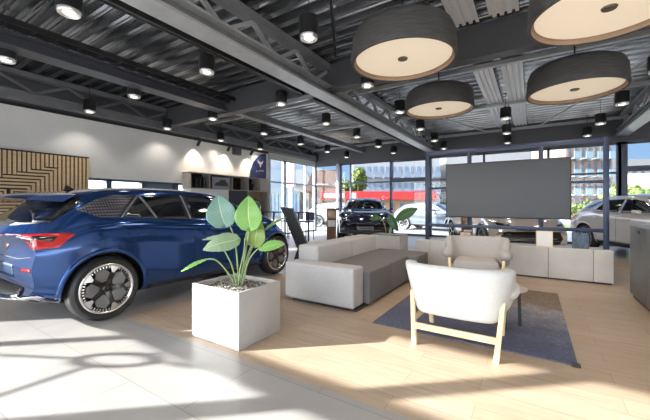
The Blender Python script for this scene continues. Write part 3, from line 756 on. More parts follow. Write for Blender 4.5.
car('hatchback_car', 'glossy blue five door hatchback parked left, rear end towards the camera', HATCH, blue, (-4.76, 1.70, 0), 0, hatch=True)
HD = math.atan2(-.45, -.893)
def place(px_front_center, yc):   # helper kept for clarity of the fleet's spacing
    return (px_front_center, yc, 0)
dirv = Vector((math.sin(-HD), math.cos(HD), 0)); dirv = Vector((.45, -.893, 0)).normalized(); left = Vector((.893, .45, 0)).normalized()
def rear_axle_from_front(fx, fy, prof): 
    p = Vector((fx, fy, 0))-dirv*prof['y1']; return tuple(p)
car('crossover_car', 'dark navy crossover facing the camera at the window, behind the sofa', SUV, paintm('navy_car_paint', (.035, .035, .085), .6), rear_axle_from_front(-4.25, 8.95, SUV), HD, style='spoke', plate=True)
car('saloon_car', 'silver beige car behind the big screen with wide black grille', SUV, paintm('silver_beige_paint', (.62, .56, .52), .25), rear_axle_from_front(.12, 8.75, SUV), HD, style='spoke')
car('estate_car', 'pale silver car at the right, partly hidden by the grey counter', SUV, paintm('champagne_paint', (.68, .63, .61), .2), (1.98, 11.55, 0), HD, style='spoke')

# ------------------------------------------------------------------ planter with plant
t = tag(empty('square_planter', (-2.42, 2.205, 0)), 'large pale concrete box planter on the tile floor in front of the blue car', 'planter')
px_, py_ = .32, .27
b = MB(); o_, i_ = .0, .02
H_ = .50
vs = [(-px_, -py_, 0), (px_, -py_, 0), (px_, py_, 0), (-px_, py_, 0), (-px_, -py_, H_), (px_, -py_, H_), (px_, py_, H_), (-px_, py_, H_),
      (-px_+i_, -py_+i_, H_), (px_-i_, -py_+i_, H_), (px_-i_, py_-i_, H_), (-px_+i_, py_-i_, H_), (-px_+i_, -py_+i_, .30), (px_-i_, -py_+i_, .30), (px_-i_, py_-i_, .30), (-px_+i_, py_-i_, .30)]
b.add(vs, [(0, 3, 2, 1), (0, 1, 5, 4), (1, 2, 6, 5), (2, 3, 7, 6), (3, 0, 4, 7), (4, 5, 9, 8), (5, 6, 10, 9), (6, 7, 11, 10), (7, 4, 8, 11), (8, 9, 13, 12), (9, 10, 14, 13), (10, 11, 15, 14), (11, 8, 12, 15), (12, 13, 14, 15)])
b.build('box_shell', conc, t, bevel=.004)
box('soil', -px_+i_+.001, px_-i_-.001, -py_+i_+.001, py_-i_-.001, .40, .455, mat('soil', (.05, .04, .035), .9), t)
b = MB()
for i in range(1500):
    x = random.uniform(-px_+.035, px_-.035); y = random.uniform(-py_+.035, py_-.035); r_ = random.uniform(.006, .012); z = .457+random.uniform(0, .010)
    M = Matrix.Translation((x, y, z)) @ Matrix.Rotation(random.uniform(0, 6), 4, Vector((random.random(), random.random(), 1)).normalized()) @ Matrix.Diagonal((r_*1.2, r_, r_*.7, 1))
    b.add([(1, 0, 0), (-1, 0, 0), (0, 1, 0), (0, -1, 0), (0, 0, 1), (0, 0, -1)], [(0, 2, 4), (2, 1, 4), (1, 3, 4), (3, 0, 4), (2, 0, 5), (1, 2, 5), (3, 1, 5), (0, 3, 5)], random.choice([0, 0, 1, 2]), M)
g = b.build('gravel', [mat('pebble_grey', (.30, .27, .24), .8), mat('pebble_dark', (.07, .06, .055), .8), mat('pebble_pale', (.52, .48, .43), .8)], t); g['kind'] = 'stuff'
def leaf_mat(name, c1, c2):
    m = bpy.data.materials.new(name); m.use_nodes = True; n = m.node_tree; bs = n.nodes['Principled BSDF']
    uv = n.nodes.new('ShaderNodeUVMap'); sx = n.nodes.new('ShaderNodeSeparateXYZ'); n.links.new(uv.outputs[0], sx.inputs[0])
    # side veins: waves slanting off the midrib
    ab = n.nodes.new('ShaderNodeMath'); ab.operation = 'ABSOLUTE'; n.links.new(sx.outputs[0], ab.inputs[0])
    ad = n.nodes.new('ShaderNodeMath'); ad.operation = 'MULTIPLY_ADD'; n.links.new(ab.outputs[0], ad.inputs[0]); ad.inputs[1].default_value = -.35; n.links.new(sx.outputs[1], ad.inputs[2])
    ml = n.nodes.new('ShaderNodeMath'); ml.operation = 'MULTIPLY'; ml.inputs[1].default_value = 60; n.links.new(ad.outputs[0], ml.inputs[0])
    sn = n.nodes.new('ShaderNodeMath'); sn.operation = 'SINE'; n.links.new(ml.outputs[0], sn.inputs[0])
    mrr = n.nodes.new('ShaderNodeMapRange'); mrr.inputs[1].default_value = .7; mrr.inputs[2].default_value = 1; n.links.new(sn.outputs[0], mrr.inputs[0])
    lt = n.nodes.new('ShaderNodeMath'); lt.operation = 'LESS_THAN'; lt.inputs[1].default_value = .035; n.links.new(ab.outputs[0], lt.inputs[0])
    mm = n.nodes.new('ShaderNodeMath'); mm.operation = 'MULTIPLY'; mm.inputs[1].default_value = .35; n.links.new(mrr.outputs[0], mm.inputs[0])
    mx2 = n.nodes.new('ShaderNodeMath'); mx2.operation = 'MAXIMUM'; n.links.new(mm.outputs[0], mx2.inputs[0]); n.links.new(lt.outputs[0], mx2.inputs[1])
    mc = n.nodes.new('ShaderNodeMixRGB'); mc.inputs[1].default_value = (*c1, 1); mc.inputs[2].default_value = (*c2, 1); n.links.new(mx2.outputs[0], mc.inputs[0])
    n.links.new(mc.outputs[0], bs.inputs['Base Color']); bs.inputs['Roughness'].default_value = .45
    bs.inputs['Subsurface Weight'].default_value = .0
    return m
LF = [leaf_mat('blue_green_leaf', (.16, .30, .25), (.42, .55, .42)), leaf_mat('fresh_green_leaf', (.20, .42, .10), (.50, .68, .30)), leaf_mat('olive_leaf', (.20, .30, .07), (.42, .50, .20)), leaf_mat('pale_green_leaf', (.26, .38, .22), (.55, .65, .42)), leaf_mat('deep_green_leaf', (.03, .10, .03), (.12, .22, .08))]
stem_m = mat('leaf_stalk', (.30, .42, .18), .5)
def leaf(root, base, tip, width, face, mi, arch=.04, cup=.15, heart=True):
    base = Vector(base); tip = Vector(tip); L = (tip-base).length; d = (tip-base).normalized(); face = Vector(face)
    x = d.cross(face).normalized(); nrm = x.cross(d).normalized()
    NU, NV = 8, 18; vs = []; uvs = []
    for j in range(NV+1):
        t_ = j/NV
        if heart: wv = width/2*min(1, (math.sin(math.pi*min(1, t_**.62))**.75)) if 0 < t_ < 1 else 0.002
        else: wv = width/2*math.sin(math.pi*t_)**.8 if 0 < t_ < 1 else .002
        for i in range(-NU, NU+1):
            s_ = i/NU
            back = (-.10*L*math.exp(-((t_-.0)/.10)**2)*abs(s_)**1.0 if heart else 0)
            p = base+d*(t_*L+back)+x*(s_*wv)+nrm*(arch*math.sin(math.pi*t_)+cup*abs(s_)*wv-.25*arch*t_*t_+.004*math.sin(t_*40)*abs(s_))
            vs.append(p); uvs.append((s_, t_))
    k = 2*NU+1; fs = [(j*k+i, j*k+i+1, (j+1)*k+i+1, (j+1)*k+i) for j in range(NV) for i in range(k-1)]
    me = bpy.data.meshes.new('leaf'); me.from_pydata([tuple(v) for v in vs], [], fs); me.materials.append(LF[mi])
    ul = me.uv_layers.new(name='UVMap')
    for lp in me.loops: ul.data[lp.index].uv = uvs[lp.vertex_index]
    for p in me.polygons: p.use_smooth = True
    o = bpy.data.objects.new('leaf', me); C.objects.link(o); o.parent = root
    so = o.modifiers.new('thick', 'SOLIDIFY'); so.thickness = .0025
    return o
def stalk(root, pts, r0=.009, r1=.005):
    # Catmull-Rom through points
    P_ = [Vector(p) for p in pts]; q = []
    for i in range(len(P_)-1):
        a, b_, c, d = P_[max(i-1, 0)], P_[i], P_[i+1], P_[min(i+2, len(P_)-1)]
        for s_ in range(6):
            u = s_/6; q.append(.5*((2*b_)+(c-a)*u+(2*a-5*b_+4*c-d)*u*u+(3*b_-a-3*c+d)*u**3))
    q.append(P_[-1])
    return MB().tube(q, r0, 8, rs=[r0+(r1-r0)*i/(len(q)-1) for i in range(len(q))]).build('stalk', stem_m, root, smooth=True)
sC, cC = math.sin(R(32.5)), math.cos(R(32.5))
Fv = Vector((-sC, cC, 0)); Rv = Vector((cC, sC, 0))
PO = Vector((-2.41, 2.22, 0))                   # where the plant stands; a = metres along Rv, h = height, f = depth
def W_(a, h, f=0): return (a*Rv.x+f*Fv.x, a*Rv.y+f*Fv.y, h)
pl = tag(empty('broad_leaf_plant', tuple(PO)), 'plant with a blue green and a fresh green heart shaped leaf, in the concrete planter', 'plant')
back = -Fv+Vector((0, 0, .35))
zz = .455
stalk(pl, [W_(0, zz), W_(-.02, .75), W_(-.05, .95), W_(-.11, 1.10, -.02), W_(-.14, 1.17, -.04)])
leaf(pl, W_(-.125, 1.05, -.03), W_(-.20, 1.345, -.02), .285, back, 0)
stalk(pl, [W_(.02, zz), W_(.05, .70), W_(.085, .90), W_(.115, 1.04, -.03), W_(.12, 1.1, -.05)])
leaf(pl, W_(.12, 1.02, -.05), W_(.10, 1.335, -.03), .26, back, 1)
stalk(pl, [W_(.03, zz, .03), W_(.08, .72, .06), W_(.13, .86, .07), W_(.16, .92, .06)])
leaf(pl, W_(.145, .845, .04), W_(.20, 1.10, .05), .20, back, 2)
stalk(pl, [W_(-.02, zz), W_(-.06, .66, -.03), W_(-.12, .80, -.05), W_(-.16, .885, -.06)])
leaf(pl, W_(.0, .91, -.05), W_(-.30, .83, -.14), .19, -Fv+Vector((0, 0, .55)), 3, .03, .1)
leaf(pl, W_(-.03, .93, -.02), W_(-.37, .905, .03), .06, Vector((0, -.6, .6)), 3, .02, .1, False)
stalk(pl, [W_(.03, zz), W_(.08, .66), W_(.13, .76), W_(.19, .82), W_(.25, .845)])
leaf(pl, W_(.20, .81, -.03), W_(.455, .875, -.05), .13, Vector((.1, -.62, .6)), 1, .02, .12, False)
stalk(pl, [W_(.01, zz, .02), W_(.07, .72, .04), W_(.14, .90, .05), W_(.24, 1.0, .05)])
leaf(pl, W_(.20, .955, .05), W_(.46, 1.13, .05), .05, Vector((-.3, -.8, .4)), 2, .02, .2, False)
stalk(pl, [W_(-.03, zz), W_(-.10, .60, -.04), W_(-.20, .72, -.07), W_(-.30, .73, -.08)], .008, .006)
leaf(pl, W_(-.27, .735, -.08), W_(-.52, .62, -.10), .06, Vector((0, -.6, .6)), 1, .01, .1, False)
stalk(pl, [W_(0, zz, -.02), W_(.02, .62, -.03), W_(.06, .80, -.04), W_(.07, .93, -.04)], .008, .006)

# ------------------------------------------------------------------ sofa
t = tag(empty('modular_sofa', (-2.15, 4.5, 0)), 'modular sofa in beige and dark grey fabric between planter and console', 'sofa')
def blk(name, x0, x1, y0, y1, z0, z1, m_, bv=.03):
    return MB().box(x0+2.15, x1+2.15, y0-4.5, y1-4.5, z0, z1).build(name, m_, t, bevel=bv, seg=3)
blk('armrest', -2.76, -1.74, 3.34, 3.62, .03, .50, fab_s)
for i, (a, b_) in enumerate(((3.63, 4.38), (4.385, 5.10), (5.105, 5.72))):
    blk('seat_block', -2.43, -1.67 if i < 2 else -1.52, a, b_, .03, .43, fab_g, .025)
blk('backrest', -2.76, -2.42, 3.63, 4.62, .03, .69, fab_s)
blk('backrest', -2.76, -2.42, 4.63, 5.55, .03, .69, fab_s)
b = MB(); b.box(-2.66+2.15, -1.72+2.15, 3.38-4.5, 5.65-4.5, 0, .03); b.build('plinth', black, t)
# planter behind the sofa
t = tag(empty('box_planter', (-2.62, 6.7, 0)), 'grey concrete planter box behind the far end of the sofa', 'planter')
b = MB(); w_, d_, h_ = .33, .25, .60
b.box(-w_, w_, -d_, -d_+.02, 0, h_); b.box(-w_, w_, d_-.02, d_, 0, h_); b.box(-w_, -w_+.02, -d_+.02, d_-.02, 0, h_); b.box(w_-.02, w_, -d_+.02, d_-.02, 0, h_)
b.build('box_shell', conc2, t)
box('soil', -w_+.02, w_-.02, -d_+.02, d_-.02, .40, .57, mat('soil_brown', (.10, .06, .04), .9), t)
pl = tag(empty('leafy_plant', (-2.62, 6.7, .57)), 'deep green plant with drooping broad leaves in the planter behind the sofa', 'plant')
stalk(pl, [W_(.02, 0), W_(.05, .25), W_(.12, .45)]); leaf(pl, W_(.12, .32), W_(.62, .60), .24, Vector((0, -1, .3)), 4, .03, .15, False)
stalk(pl, [W_(.0, 0), W_(.02, .2), W_(.0, .4)]); leaf(pl, W_(.02, .42), W_(.18, .10, -.1), .20, Vector((-.1, -1, .2)), 4, .03, .15)
stalk(pl, [W_(-.05, 0), W_(-.1, .25), W_(-.2, .42)]); leaf(pl, W_(-.18, .38), W_(-.42, .36), .16, Vector((0, -1, .6)), 4, .03, .15, False)

# ------------------------------------------------------------------ rug
rug_m = bpy.data.materials.new('rug'); rug_m.use_nodes = True; n = rug_m.node_tree; bs = n.nodes['Principled BSDF']
tc = n.nodes.new('ShaderNodeTexCoord'); sp_ = n.nodes.new('ShaderNodeSeparateXYZ'); n.links.new(tc.outputs['Object'], sp_.inputs[0])
nz = n.nodes.new('ShaderNodeTexNoise'); nz.inputs['Scale'].default_value = 5; nz.inputs['Detail'].default_value = 8; n.links.new(tc.outputs['Object'], nz.inputs[0])
a1 = n.nodes.new('ShaderNodeMath'); a1.operation = 'MULTIPLY_ADD'; n.links.new(nz.outputs[0], a1.inputs[0]); a1.inputs[1].default_value = 1.0; n.links.new(sp_.outputs[1], a1.inputs[2])
a2 = n.nodes.new('ShaderNodeMath'); a2.operation = 'MULTIPLY_ADD'; n.links.new(sp_.outputs[0], a2.inputs[0]); a2.inputs[1].default_value = .25; n.links.new(a1.outputs[0], a2.inputs[2])
rp = n.nodes.new('ShaderNodeValToRGB'); n.links.new(a2.outputs[0], rp.inputs[0])
mr2 = n.nodes.new('ShaderNodeMapRange'); mr2.inputs[1].default_value = -.9; mr2.inputs[2].default_value = 1.7; n.links.new(a2.outputs[0], mr2.inputs[0]); n.links.new(mr2.outputs[0], rp.inputs[0])
e = rp.color_ramp.elements; e[0].position = .0; e[0].color = (.105, .11, .155, 1); e[1].position = 1; e[1].color = (.26, .20, .16, 1)
for p_, c_ in ((.22, (.09, .095, .145, 1)), (.42, (.13, .135, .185, 1)), (.60, (.20, .20, .25, 1)), (.68, (.30, .28, .28, 1)), (.76, (.24, .19, .16, 1))):
    q = e.new(p_); q.color = c_
n2 = n.nodes.new('ShaderNodeTexNoise'); n2.inputs['Scale'].default_value = 40; n.links.new(tc.outputs['Object'], n2.inputs[0])
mx = n.nodes.new('ShaderNodeMixRGB'); mx.blend_type = 'OVERLAY'; mx.inputs[0].default_value = .5; n.links.new(rp.outputs[0], mx.inputs[1]); n.links.new(n2.outputs[0], mx.inputs[2])
n.links.new(mx.outputs[0], bs.inputs['Base Color']); bs.inputs['Roughness'].default_value = .95; bs.inputs['Specular IOR Level'].default_value = .1
t = MB().box(-.86, .86, -1.20, 1.20, 0, .012).build('area_rug', rug_m, bevel=.004); t.location = (-.56, 4.36, 0)
tag(t, 'dark blue faded rug turning brown at its far end, under the armchairs', 'rug')
box('corner_tab', .82, .875, -1.225, -1.17, .001, .016, black, t)

# ------------------------------------------------------------------ armchairs
def chair(label, loc, rz, legm=ash):
    r = tag(empty('armchair', loc, rz), label, 'armchair')     # local: faces +Y, back at y=0
    # curved back and arms: swept section in plan, with height profile
    path = []
    for i in range(25):
        u = i/24
        # U-shaped plan: from left arm front round the back to right arm front
        if u < .25: k = u/.25; p_ = (-.345-.03*(1-k), .50-.44*k)
        elif u > .75: k = (1-u)/.25; p_ = (.345+.03*(1-k), .50-.44*k)
        else:
            k = (u-.25)/.5; x_ = -.345+.69*k; p_ = (x_, .06-.055*math.sin(math.pi*k)**.5)
        path.append(p_)
    for _ in range(2): path = [path[0]]+[((a[0]+2*b_[0]+c[0])/4, (a[1]+2*b_[1]+c[1])/4) for a, b_, c in zip(path, path[1:], path[2:])]+[path[-1]]
    vs = []; K = 16
    for i, (x_, y_) in enumerate(path):
        u = i/24; side = min(u, 1-u)
        k = min(1, max(0, (side-.11)/.07)); k = k*k*(3-2*k)
        top = .53+.20*k; bot = .37-.10*k; th = .060+.0*k
        a, c = path[max(i-1, 0)], path[min(i+1, 24)]
        tx, ty_ = c[0]-a[0], c[1]-a[1]; L = math.hypot(tx, ty_); nx, ny = ty_/L, -tx/L   # outward normal
        if nx*x_+ny*(y_-.3) < 0: nx, ny = -nx, -ny
        cz = (top+bot)/2; hz_ = (top-bot)/2
        for q in range(K):
            an = 2*math.pi*q/K; ca, sa = math.cos(an), math.sin(an)
            ox = th*math.copysign(abs(ca)**.6, ca); oz = hz_*math.copysign(abs(sa)**.30, sa)
            lean = .06*k*(oz/hz_)+.035*(1-k)*(1 if sa > 0 else 0)*abs(ca)
            vs.append((x_+nx*(ox+lean), y_+ny*(ox+lean), cz+oz))
    fs = [(i*K+q, i*K+(q+1) % K, (i+1)*K+(q+1) % K, (i+1)*K+q) for i in range(24) for q in range(K)]+[tuple(range(K)), tuple(24*K+q for q in range(K))]
    MB().add(vs, fs).build('backrest', legm[1], r, smooth=True)
    # puffed arm ends
    for sx in (-1, 1):
        M = Matrix.Translation((sx*.385, .40, .50)) @ Matrix.Diagonal((.095, .20, .085, 1))
        b_ = MB(); b_.lathe([(math.sin(math.pi*i/10), -math.cos(math.pi*i/10)) for i in range(11)], 20, M @ Matrix.Diagonal((1, 1, 1, 1))); b_.build('armrest', legm[1], r, smooth=True)
    MB().box(-.30, .30, .09, .62, .27, .42).build('seat_cushion', legm[1], r, bevel=.05, seg=4)
    m_ = legm[0]
    for sx in (-1, 1):
        MB().add([(sx*.325-.022, -.03, 0), (sx*.325+.022, -.03, 0), (sx*.325+.022, .015, 0), (sx*.325-.022, .015, 0), (sx*.37-.018, .06, .46), (sx*.37+.018, .06, .46), (sx*.37+.018, .10, .46), (sx*.37-.018, .10, .46)],
                 [(0, 3, 2, 1), (4, 5, 6, 7), (0, 1, 5, 4), (1, 2, 6, 5), (2, 3, 7, 6), (3, 0, 4, 7)]).build('leg', m_, r, bevel=.005)
        MB().add([(sx*.325-.02, .58, 0), (sx*.325+.02, .58, 0), (sx*.325+.02, .62, 0), (sx*.325-.02, .62, 0), (sx*.36-.018, .53, .44), (sx*.36+.018, .53, .44), (sx*.36+.018, .57, .44), (sx*.36-.018, .57, .44)],
                 [(0, 3, 2, 1), (4, 5, 6, 7), (0, 1, 5, 4), (1, 2, 6, 5), (2, 3, 7, 6), (3, 0, 4, 7)]).build('leg', m_, r, bevel=.005)
        MB().bar((sx*.34, .02, .22), (sx*.34, .58, .20), .022, .05).build('side_rail', m_, r, bevel=.004)
    MB().bar((-.33, .005, .165), (.33, .005, .165), .025, .055).build('rear_stretcher', m_, r, bevel=.004)
    MB().bar((-.33, .55, .24), (.33, .55, .24), .025, .05).build('front_rail', m_, r, bevel=.004)
    return r
chair('off white armchair seen from behind, pale ash frame, standing on rug near edge', (-.565, 2.90, .0), 0, (ash, fab_w))
chair('beige grey armchair facing the camera at the rug far edge', (-.75, 5.72, .012), R(180+6), (ash, fab_l))
# side table
t = tag(empty('side_table', (-.225, 3.79, .012)), 'small round rosy side table tucked beside the near armchair', 'table')
MB().lathe([(.0, .375), (.17, .375), (.19, .385), (.19, .395), (.18, .40), (.0, .40)], 40).build('table_top', mat('rosy_wood', (.55, .42, .38), .4), t, smooth=True, angle=30)
for a in (30, 150, 270):
    MB().bar((.14*math.cos(R(a)), .14*math.sin(R(a)), 0), (.13*math.cos(R(a)), .13*math.sin(R(a)), .375), .03, .012).build('leg', black, t)
MB().box(-.14, .14, -.012, .012, .36, .374).build('cross_bar', black, t)

# ------------------------------------------------------------------ console, frame and screen
t = tag(empty('low_console', (-.48, 6.82, 0)), 'long low concrete look console under the big screen', 'sideboard')
xs = [-2.0, -1.72, -.39, .23, .82, 1.06]
for i in range(len(xs)-1):
    MB().box(xs[i]+.48+.003, xs[i+1]+.48-.003, -.22, .24, .03, .52).build('front_panel', conc2, t, bevel=.003)
MB().box(xs[0]+.48, xs[-1]+.48, -.215, .24, .52, .532).build('top_board', mat('console_top', (.60, .58, .58), .5), t)
MB().box(xs[0]+.50, xs[-1]+.46, -.19, .22, 0, .03).build('plinth', black, t)
navy = mat('navy_frame_steel', (.035, .05, .10), .4, .2)
t = tag(empty('screen_frame', (-.41, 6.80, .532)), 'dark blue steel frame standing on the console and carrying the big screen', 'frame')
def fb(x0, x1, z0, z1, nm): MB().box(x0+.41, x1+.41, -.03, .03, z0-.532, z1-.532).build(nm, navy, t, bevel=.003)
fb(-1.86, -1.79, .532, 2.33, 'post'); fb(.965, 1.035, .532, 2.33, 'post')
fb(-1.79, .965, 2.26, 2.33, 'top_rail'); fb(-1.79, .965, .80, .86, 'bottom_rail')
for x_ in (-1.02, .13): fb(x_-.035, x_+.035, .86, 2.26, 'mid_post')
fb(-1.79, -1.055, 1.56, 1.60, 'mid_rail'); fb(.165, .965, 1.60, 1.64, 'mid_rail')
t = tag(empty('display_screen', (-.443, 6.72, 1.0)), 'large black switched off display screen mounted on the blue steel frame', 'screen')
MB().box(-.99, .99, -.03, .045, 0, 1.04).build('housing', black, t, bevel=.004)
MB().box(-.972, .972, -.034, -.028, .02, 1.02).build('panel', mat('screen_panel', (.035, .038, .046), .3, spec=.4), t)

# things on the console
def slab_frame(name, label, cat, x0, x1, h, frame_m_, face_m, y=6.70, z=.532, tilt=8):
    t = tag(empty(name, ((x0+x1)/2, y, z+.001)), label, cat); w = x1-x0
    t.rotation_euler = (R(-tilt), 0, 0)
    b_ = MB(); k = .014
    b_.box(-w/2, w/2, -.01, .01, 0, k); b_.box(-w/2, w/2, -.01, .01, h-k, h); b_.box(-w/2, -w/2+k, -.01, .01, k, h-k); b_.box(w/2-k, w/2, -.01, .01, k, h-k)
    b_.build('frame', frame_m_, t); MB().box(-w/2+k, w/2-k, -.004, .006, k, h-k).build('print', face_m, t)
    return t
def onY(px, Y):
    k = (px-325)/325; rx = -sC+k*cC; ry = cC+k*sC; return rx*Y/ry
slab_frame('picture_frame', 'small black framed photo on the console behind the far armchair', 'picture', onY(460, 6.75), onY(472, 6.75), .20, black, mat('warm_print', (.6, .42, .34), .5, noise=(.5, 12, U)), 6.68)
slab_frame('price_board', 'white info sheet in oak frame leaning on the console front', 'sign', onY(536, 6.62), onY(553, 6.62), .27, ash, white, 6.64, .532)
t = slab_frame('brochure_holder', 'dark blue brochure holder on the console beside the right post', 'holder', onY(572, 6.7), onY(589, 6.7), .26, navy, mat('blue_print', (.05, .08, .14), .4, noise=(.9, 14, (1, 1, .4))), 6.70)
# brown display totems
brown = mat('brown_wood_panel', (.16, .08, .045), .5, noise=(.15, 5, (1, 1, .3)))
def totem(label, loc, h, lean, w=.30):
    t = tag(empty('info_totem', loc, R(32)), label, 'info stand')
    MB().prism([(-.03, 0), (.03, 0), (.03, h*.45), (-lean+.03, h), (-lean-.03, h), (-.03, h*.45)], -w/2, w/2, 'x').build('bent_panel', brown, t)
    def fy(q): return -.03-lean*(q-.45)/.55
    for nm, q0, q1, mm_ in (('print', .50, .68, white), ('picture', .74, .95, mat('totem_pic', (.5, .36, .26), .5, noise=(.6, 10, U)))):
        MB().prism([(fy(q0)-.006, h*q0), (fy(q0)-.001, h*q0), (fy(q1)-.001, h*q1), (fy(q1)-.006, h*q1)], -w*.4, w*.4, 'x').build(nm, mm_, t)
    return t
totem('brown wooden info stand with white sheet, beside the dark navy crossover', (-5.30, 8.70, 0), 1.12, .12)
totem('brown wooden info stand in front of the silver beige car behind the console', (-1.15, 7.45, 0), 1.05, -.10, .22)
# black leaning info display
t = tag(empty('info_display', (-4.12, 5.50, 0)), 'black slanted info display beside the front wheel of the blue car', 'info stand')
def LR(a, f, h): return (a*Rv.x+f*Fv.x, a*Rv.y+f*Fv.y, h)
def pris(pts, f0, f1, nm, m_):
    vs = [LR(a, f0, h) for a, h in pts]+[LR(a, f1, h) for a, h in pts]; k = len(pts)
    MB().add(vs, [tuple(range(k)), tuple(range(k, 2*k))[::-1]]+[(i, k+i, k+(i+1) % k, (i+1) % k) for i in range(k)]).build(nm, m_, t)
pris([(-.16, .0), (.16, 0), (.16, .42), (-.02, .42)], -.14, .14, 'foot', black)
pris([(-.06, .36), (.17, .36), (-.16, 1.17), (-.40, 1.20)], -.17, .17, 'leaning_screen', black)
pris([(-.02, .42), (.12, .42), (-.18, 1.13), (-.33, 1.15)], -.174, -.170, 'screen_glass', plast)
# high table with chairs by the window
t = tag(empty('high_table', (-7.2, 8.75, 0)), 'black thin framed high table near the corner windows', 'table')
b = MB(); b.box(-.8, .8, -.3, .3, .97, 1.0); b.build('table_top', black, t)
for x_ in (-.78, .78):
    for y_ in (-.28, .28): MB().box(x_-.02, x_+.02, y_-.02, y_+.02, 0, .97).build('leg', black, t)
bch = mat('blue_grey_seat', (.07, .10, .16), .6)
def hchair(label, x, y):
    t = tag(empty('bar_chair', (x, y, 0)), label, 'chair', 'bar chairs')
    MB().box(-.2, .2, -.2, .2, .62, .67).build('seat', bch, t, bevel=.02)
    MB().box(-.2, .2, .17, .21, .68, .98).build('backrest', bch, t, bevel=.02)
    for a in (-.17, .17):
        for c in (-.17, .17): MB().box(a-.012, a+.012, c-.012, c+.012, 0, .62).build('leg', black, t)
hchair('blue grey bar chair behind the high table, next to the black display', -7.6, 9.4); hchair('blue grey bar chair behind the high table, nearer the corner window', -6.75, 9.4)

# tall grey counter on the right
t = tag(empty('steel_counter', (1.13, 5.2, 0)), 'tall grey metal counter cabinet cut by the frame at the right', 'counter')
MB().box(0, .75, -.8, .05, .05, .955).build('cabinet_body', steel_d, t, bevel=.004)
MB().box(0, .75, .055, .80, .05, .955).build('cabinet_body', steel_d, t, bevel=.004)
MB().box(.03, .72, -.77, .77, 0, .05).build('plinth', black, t)
MB().box(-.006, 0, .32, .42, .88, .92).build('handle_slot', black, t)
MB().box(.0, .75, -.8, .80, .955, .975).build('worktop', mat('counter_top', (.20, .20, .21), .3), t)

# arched banner with emblem on the left wall
t = tag(empty('arched_banner', (XL+.03, 9.03, 2.24)), 'navy quarter arch banner with pale bull like emblem above the shelf end', 'banner')
pts = [(.42, 0), (.42, .98)]
for i in range(13):
    a = R(90-90*i/12); pts.append((.42-.88*math.cos(R(90*i/12-0) if 0 else math.pi/2-math.pi/2*i/12)*1.0, .30+.68*math.sin(math.pi/2-math.pi/2*i/12)**1.0))
pts = [(.42, 0), (.42, .98), (.30, .97), (.12, .90), (-.05, .79), (-.20, .64), (-.32, .46), (-.40, .26), (-.44, 0)]
MB().prism(pts, 0, .03, 'x').build('board', mat('banner_navy', (.025, .03, .11), .6), t)
cop = mat('pale_emblem', (.62, .52, .46), .4)
em = [(-.17, .72), (-.10, .67), (-.03, .66), (0, .60), (.03, .66), (.10, .67), (.17, .72), (.12, .60), (.06, .58), (.03, .48), (0, .43), (-.03, .48), (-.06, .58), (-.12, .60)]
MB().prism([(a*.95+.10, b_-.02) for a, b_ in em], .031, .036, 'x').build('emblem', cop, t)
b = MB()
def glyph(ch, y, z, w, h, k=.010):
    L = {'C': [(0, 0, 0, 1), (0, 0, 1, 0), (0, 1, 1, 1)], 'U': [(0, 0, 0, 1), (1, 0, 1, 1), (0, 0, 1, 0)], 'P': [(0, 0, 0, 1), (0, 1, 1, 1), (1, .5, 1, 1), (0, .5, 1, .5)], 'R': [(0, 0, 0, 1), (0, 1, 1, 1), (1, .5, 1, 1), (0, .5, 1, .5), (.4, .5, 1, 0)], 'A': [(0, 0, .5, 1), (.5, 1, 1, 0), (.25, .45, .75, .45)]}[ch]
    for a, c, d, e_ in L: b.bar((.034, y+a*w, z+c*h), (.034, y+d*w, z+e_*h), k, .006, up=(1, 0, 0))
for i, ch in enumerate('CUPRA'): glyph(ch, -.12+i*.09, .24+i*.008, .055, .06)
b.build('lettering', cop, t)

# wheel on show in the oak tower
t = tag(empty('alloy_exhibit', (-8.6, 8.66, .80)), 'alloy wheel on show in the oak tower of the shelf', 'wheel')
w_ = wheel_parts(t, 0, 0, 1, .33, 'aero'); 

# steel star fitting on the front glazing: it throws the ringed shadow on the tiles
t = tag(empty('glazing_brace', (-6.68, YF+.25, 1.985)), 'steel ring brace with four rods in the glazing behind the camera', 'brace')
b = MB(); ring = [(.185*math.cos(a), 0, .11*math.sin(a)) for a in [2*math.pi*i/28 for i in range(29)]]
b.tube(ring, .028); b.build('ring', frame_m, t, smooth=True)
for sx, zx, ex, ez in ((-.10, -.09, -.65, -.50), (.10, -.09, 1.05, -.62), (-.08, .10, -.40, .42), (.10, .10, .75, .24)):
    MB().tube([(sx, 0, zx), (ex, 0, ez)], .017).build('rod', frame_m, t)

